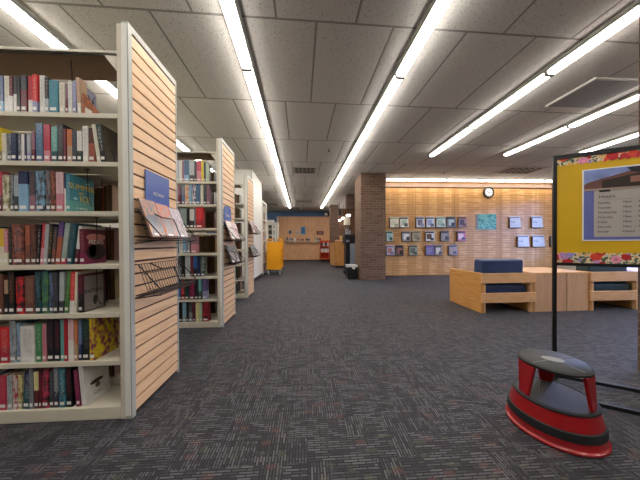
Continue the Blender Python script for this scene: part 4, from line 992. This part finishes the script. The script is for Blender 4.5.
Q(fx0+.09, fx1-.06, fz1-.229, fz1-.2275, 'rule_line', '#6b6462', .0015)
days = ['Monday', 'Tuesday', 'Wednesday', 'Thursday', 'Friday', 'Saturday', 'Sunday']
for i, d in enumerate(days):
    z = fz1-.250-i*.034
    text(d, .02, (fx0+.078, -.0098, z), (PI/2, 0, 0), ink, po, align='LEFT')
    text('10am  -  8pm' if i < 4 else ('10am  -  5pm' if i < 6 else 'Closed'), .02, (fx0+.20, -.0098, z), (PI/2, 0, 0), ink, po, align='LEFT')
# feet: two floor bars
for yy in (-.02, -.34):
    L(MB().box(-.02, BW+.02, yy-.012, yy+.012, .02, .045), 'floor_bar', M['black'], bevel=.003)
for x in (0, BW): L(MB().box(x-.014, x+.014, -.36, .02, 0, .02), 'foot', M['black'], bevel=.003)

# ------------------------------------------------------------------ kick stool
S = Vector((1.403, 1.285, 0))
r = thing('step_stool', 'round red two-step kick stool with black rubber treads in the foreground', 'step stool', S, rotz=math.radians(-36)); r.scale = (1, 1, 1.05)
def SL(mb, name, mat, parent=r, **k): return mb.build(name, mat, parent, world=False, **k)
SL(MB().lathe([(.212, .003), (.216, .008), (.214, .014), (.207, .018), (.204, .022), (.200, .053), (.19, .053), (.20, .006)], 72, closed=True), 'base_rim', M['red'], smooth=True)
SL(MB().lathe([(.2015, .052), (.2065, .056), (.203, .094), (.197, .097), (.185, .096), (.185, .054)], 72, closed=True), 'bumper_band', M['rubber'], smooth=True)
SL(MB().lathe([(.1965, .096), (.179, .165), (.170, .165), (.185, .096)], 72, closed=True), 'body', M['red'], smooth=True)
SL(MB().lathe([(.180, .164), (.1835, .168), (.1825, .175), (.175, .179), (.165, .178), (.165, .164)], 72, closed=True), 'tread_edge', M['rubber'], smooth=True)
SL(MB().lathe([(.172, .162), (.172, .176)], 72), 'lower_tread', M['tread'], smooth=True)
for a_ in (90, 210, 330):
    a_ = math.radians(a_); m = MB()
    d = Vector((math.cos(a_), math.sin(a_), 0)); u = Vector((-d.y, d.x, 0))
    def ring(rr, z, w, t): return [d*rr + u*w + Vector((0,0,z)), d*rr - u*w + Vector((0,0,z)), d*(rr-t) - u*w*.9 + Vector((0,0,z)), d*(rr-t) + u*w*.9 + Vector((0,0,z))]
    vs = ring(.166, .172, .032, .018) + ring(.150, .342, .058, .02)
    m.add(vs, [(0,1,2,3),(7,6,5,4),(0,4,5,1),(1,5,6,2),(2,6,7,3),(3,7,4,0)])
    SL(m, 'leg', M['red'], bevel=.006, segs=3)
SL(MB().lathe([(.150, .340), (.158, .343), (.159, .353), (.151, .359), (.14, .359), (.14, .340)], 72, closed=True), 'top_edge', M['rubber'], smooth=True)
top = SL(MB().lathe([(.148, .340), (.149, .357), (.145, .360)], 72), 'top_tread', M['tread'], smooth=True)
SL(MB().lathe([(.045, .3595), (.045, .3625)], 40, sx=1.1, sy=.75), 'centre_badge', plain('grey_badge', '#7f807c', .5), top)
for i in range(4):
    a_ = PI/4 + i*PI/2
    d = Vector((math.cos(a_), math.sin(a_))); u = Vector((-d.y, d.x))
    q4 = [d*.04+u*.0025, d*.04-u*.0025, d*.143-u*.0025, d*.143+u*.0025]
    SL(MB().prism([(v.x, v.y) for v in q4], 'z', .3595, .3612), 'tread_groove', plain('grey_groove', '#6a6b68', .5), top)

# ------------------------------------------------------------------ daylight, world, camera
W = bpy.data.worlds.new('World'); bpy.context.scene.world = W; W.use_nodes = True
wt = W.node_tree; bg = wt.nodes['Background']
tc = wt.nodes.new('ShaderNodeTexCoord'); sx = wt.nodes.new('ShaderNodeSeparateXYZ'); wt.links.new(tc.outputs['Generated'], sx.inputs[0])
rp = wt.nodes.new('ShaderNodeValToRGB'); wt.links.new(sx.outputs[2], rp.inputs[0])
e = rp.color_ramp.elements; e[0].position = 0; e[0].color = (.03, .03, .03, 1); e[1].position = .02; e[1].color = (.33, .46, 1.0, 1)
wt.links.new(rp.outputs[0], bg.inputs[0]); bg.inputs[1].default_value = 3.8
la = bpy.data.lights.new('window_daylight', 'AREA'); la.shape = 'RECTANGLE'; la.size = WY1-WY0; la.size_y = 2.1
lo = bpy.data.objects.new('window_daylight', la); C.objects.link(lo); lo.location = (XR+.15, (WY0+WY1)/2, 1.55); lo.rotation_euler = (PI/2, 0, PI/2)
la.energy = 10
try: la.cycles.is_portal = True
except Exception: pass
cam = bpy.data.cameras.new('camera'); co = bpy.data.objects.new('camera', cam); C.objects.link(co)
cam.sensor_fit = 'HORIZONTAL'; cam.sensor_width = 36; cam.lens = 36*F/640; cam.clip_start = .05; cam.clip_end = 100
co.location = (0, 0, EYE); pitch = math.radians(-.45); cam.shift_y = (VY+.6-240)/640 + math.tan(math.radians(.45))*F/640
co.rotation_euler = (Matrix.Rotation(-YAW, 3, 'Z') @ Matrix.Rotation(PI/2+pitch, 3, 'X') @ Matrix.Rotation(math.radians(-.32), 3, 'Z')).to_euler()
sc = bpy.context.scene; sc.camera = co
sc.view_settings.view_transform = 'Standard'; sc.view_settings.look = 'None'; sc.view_settings.gamma = 1; sc.view_settings.exposure = 1.35
sc.cycles.max_bounces = 8; sc.cycles.diffuse_bounces = 5
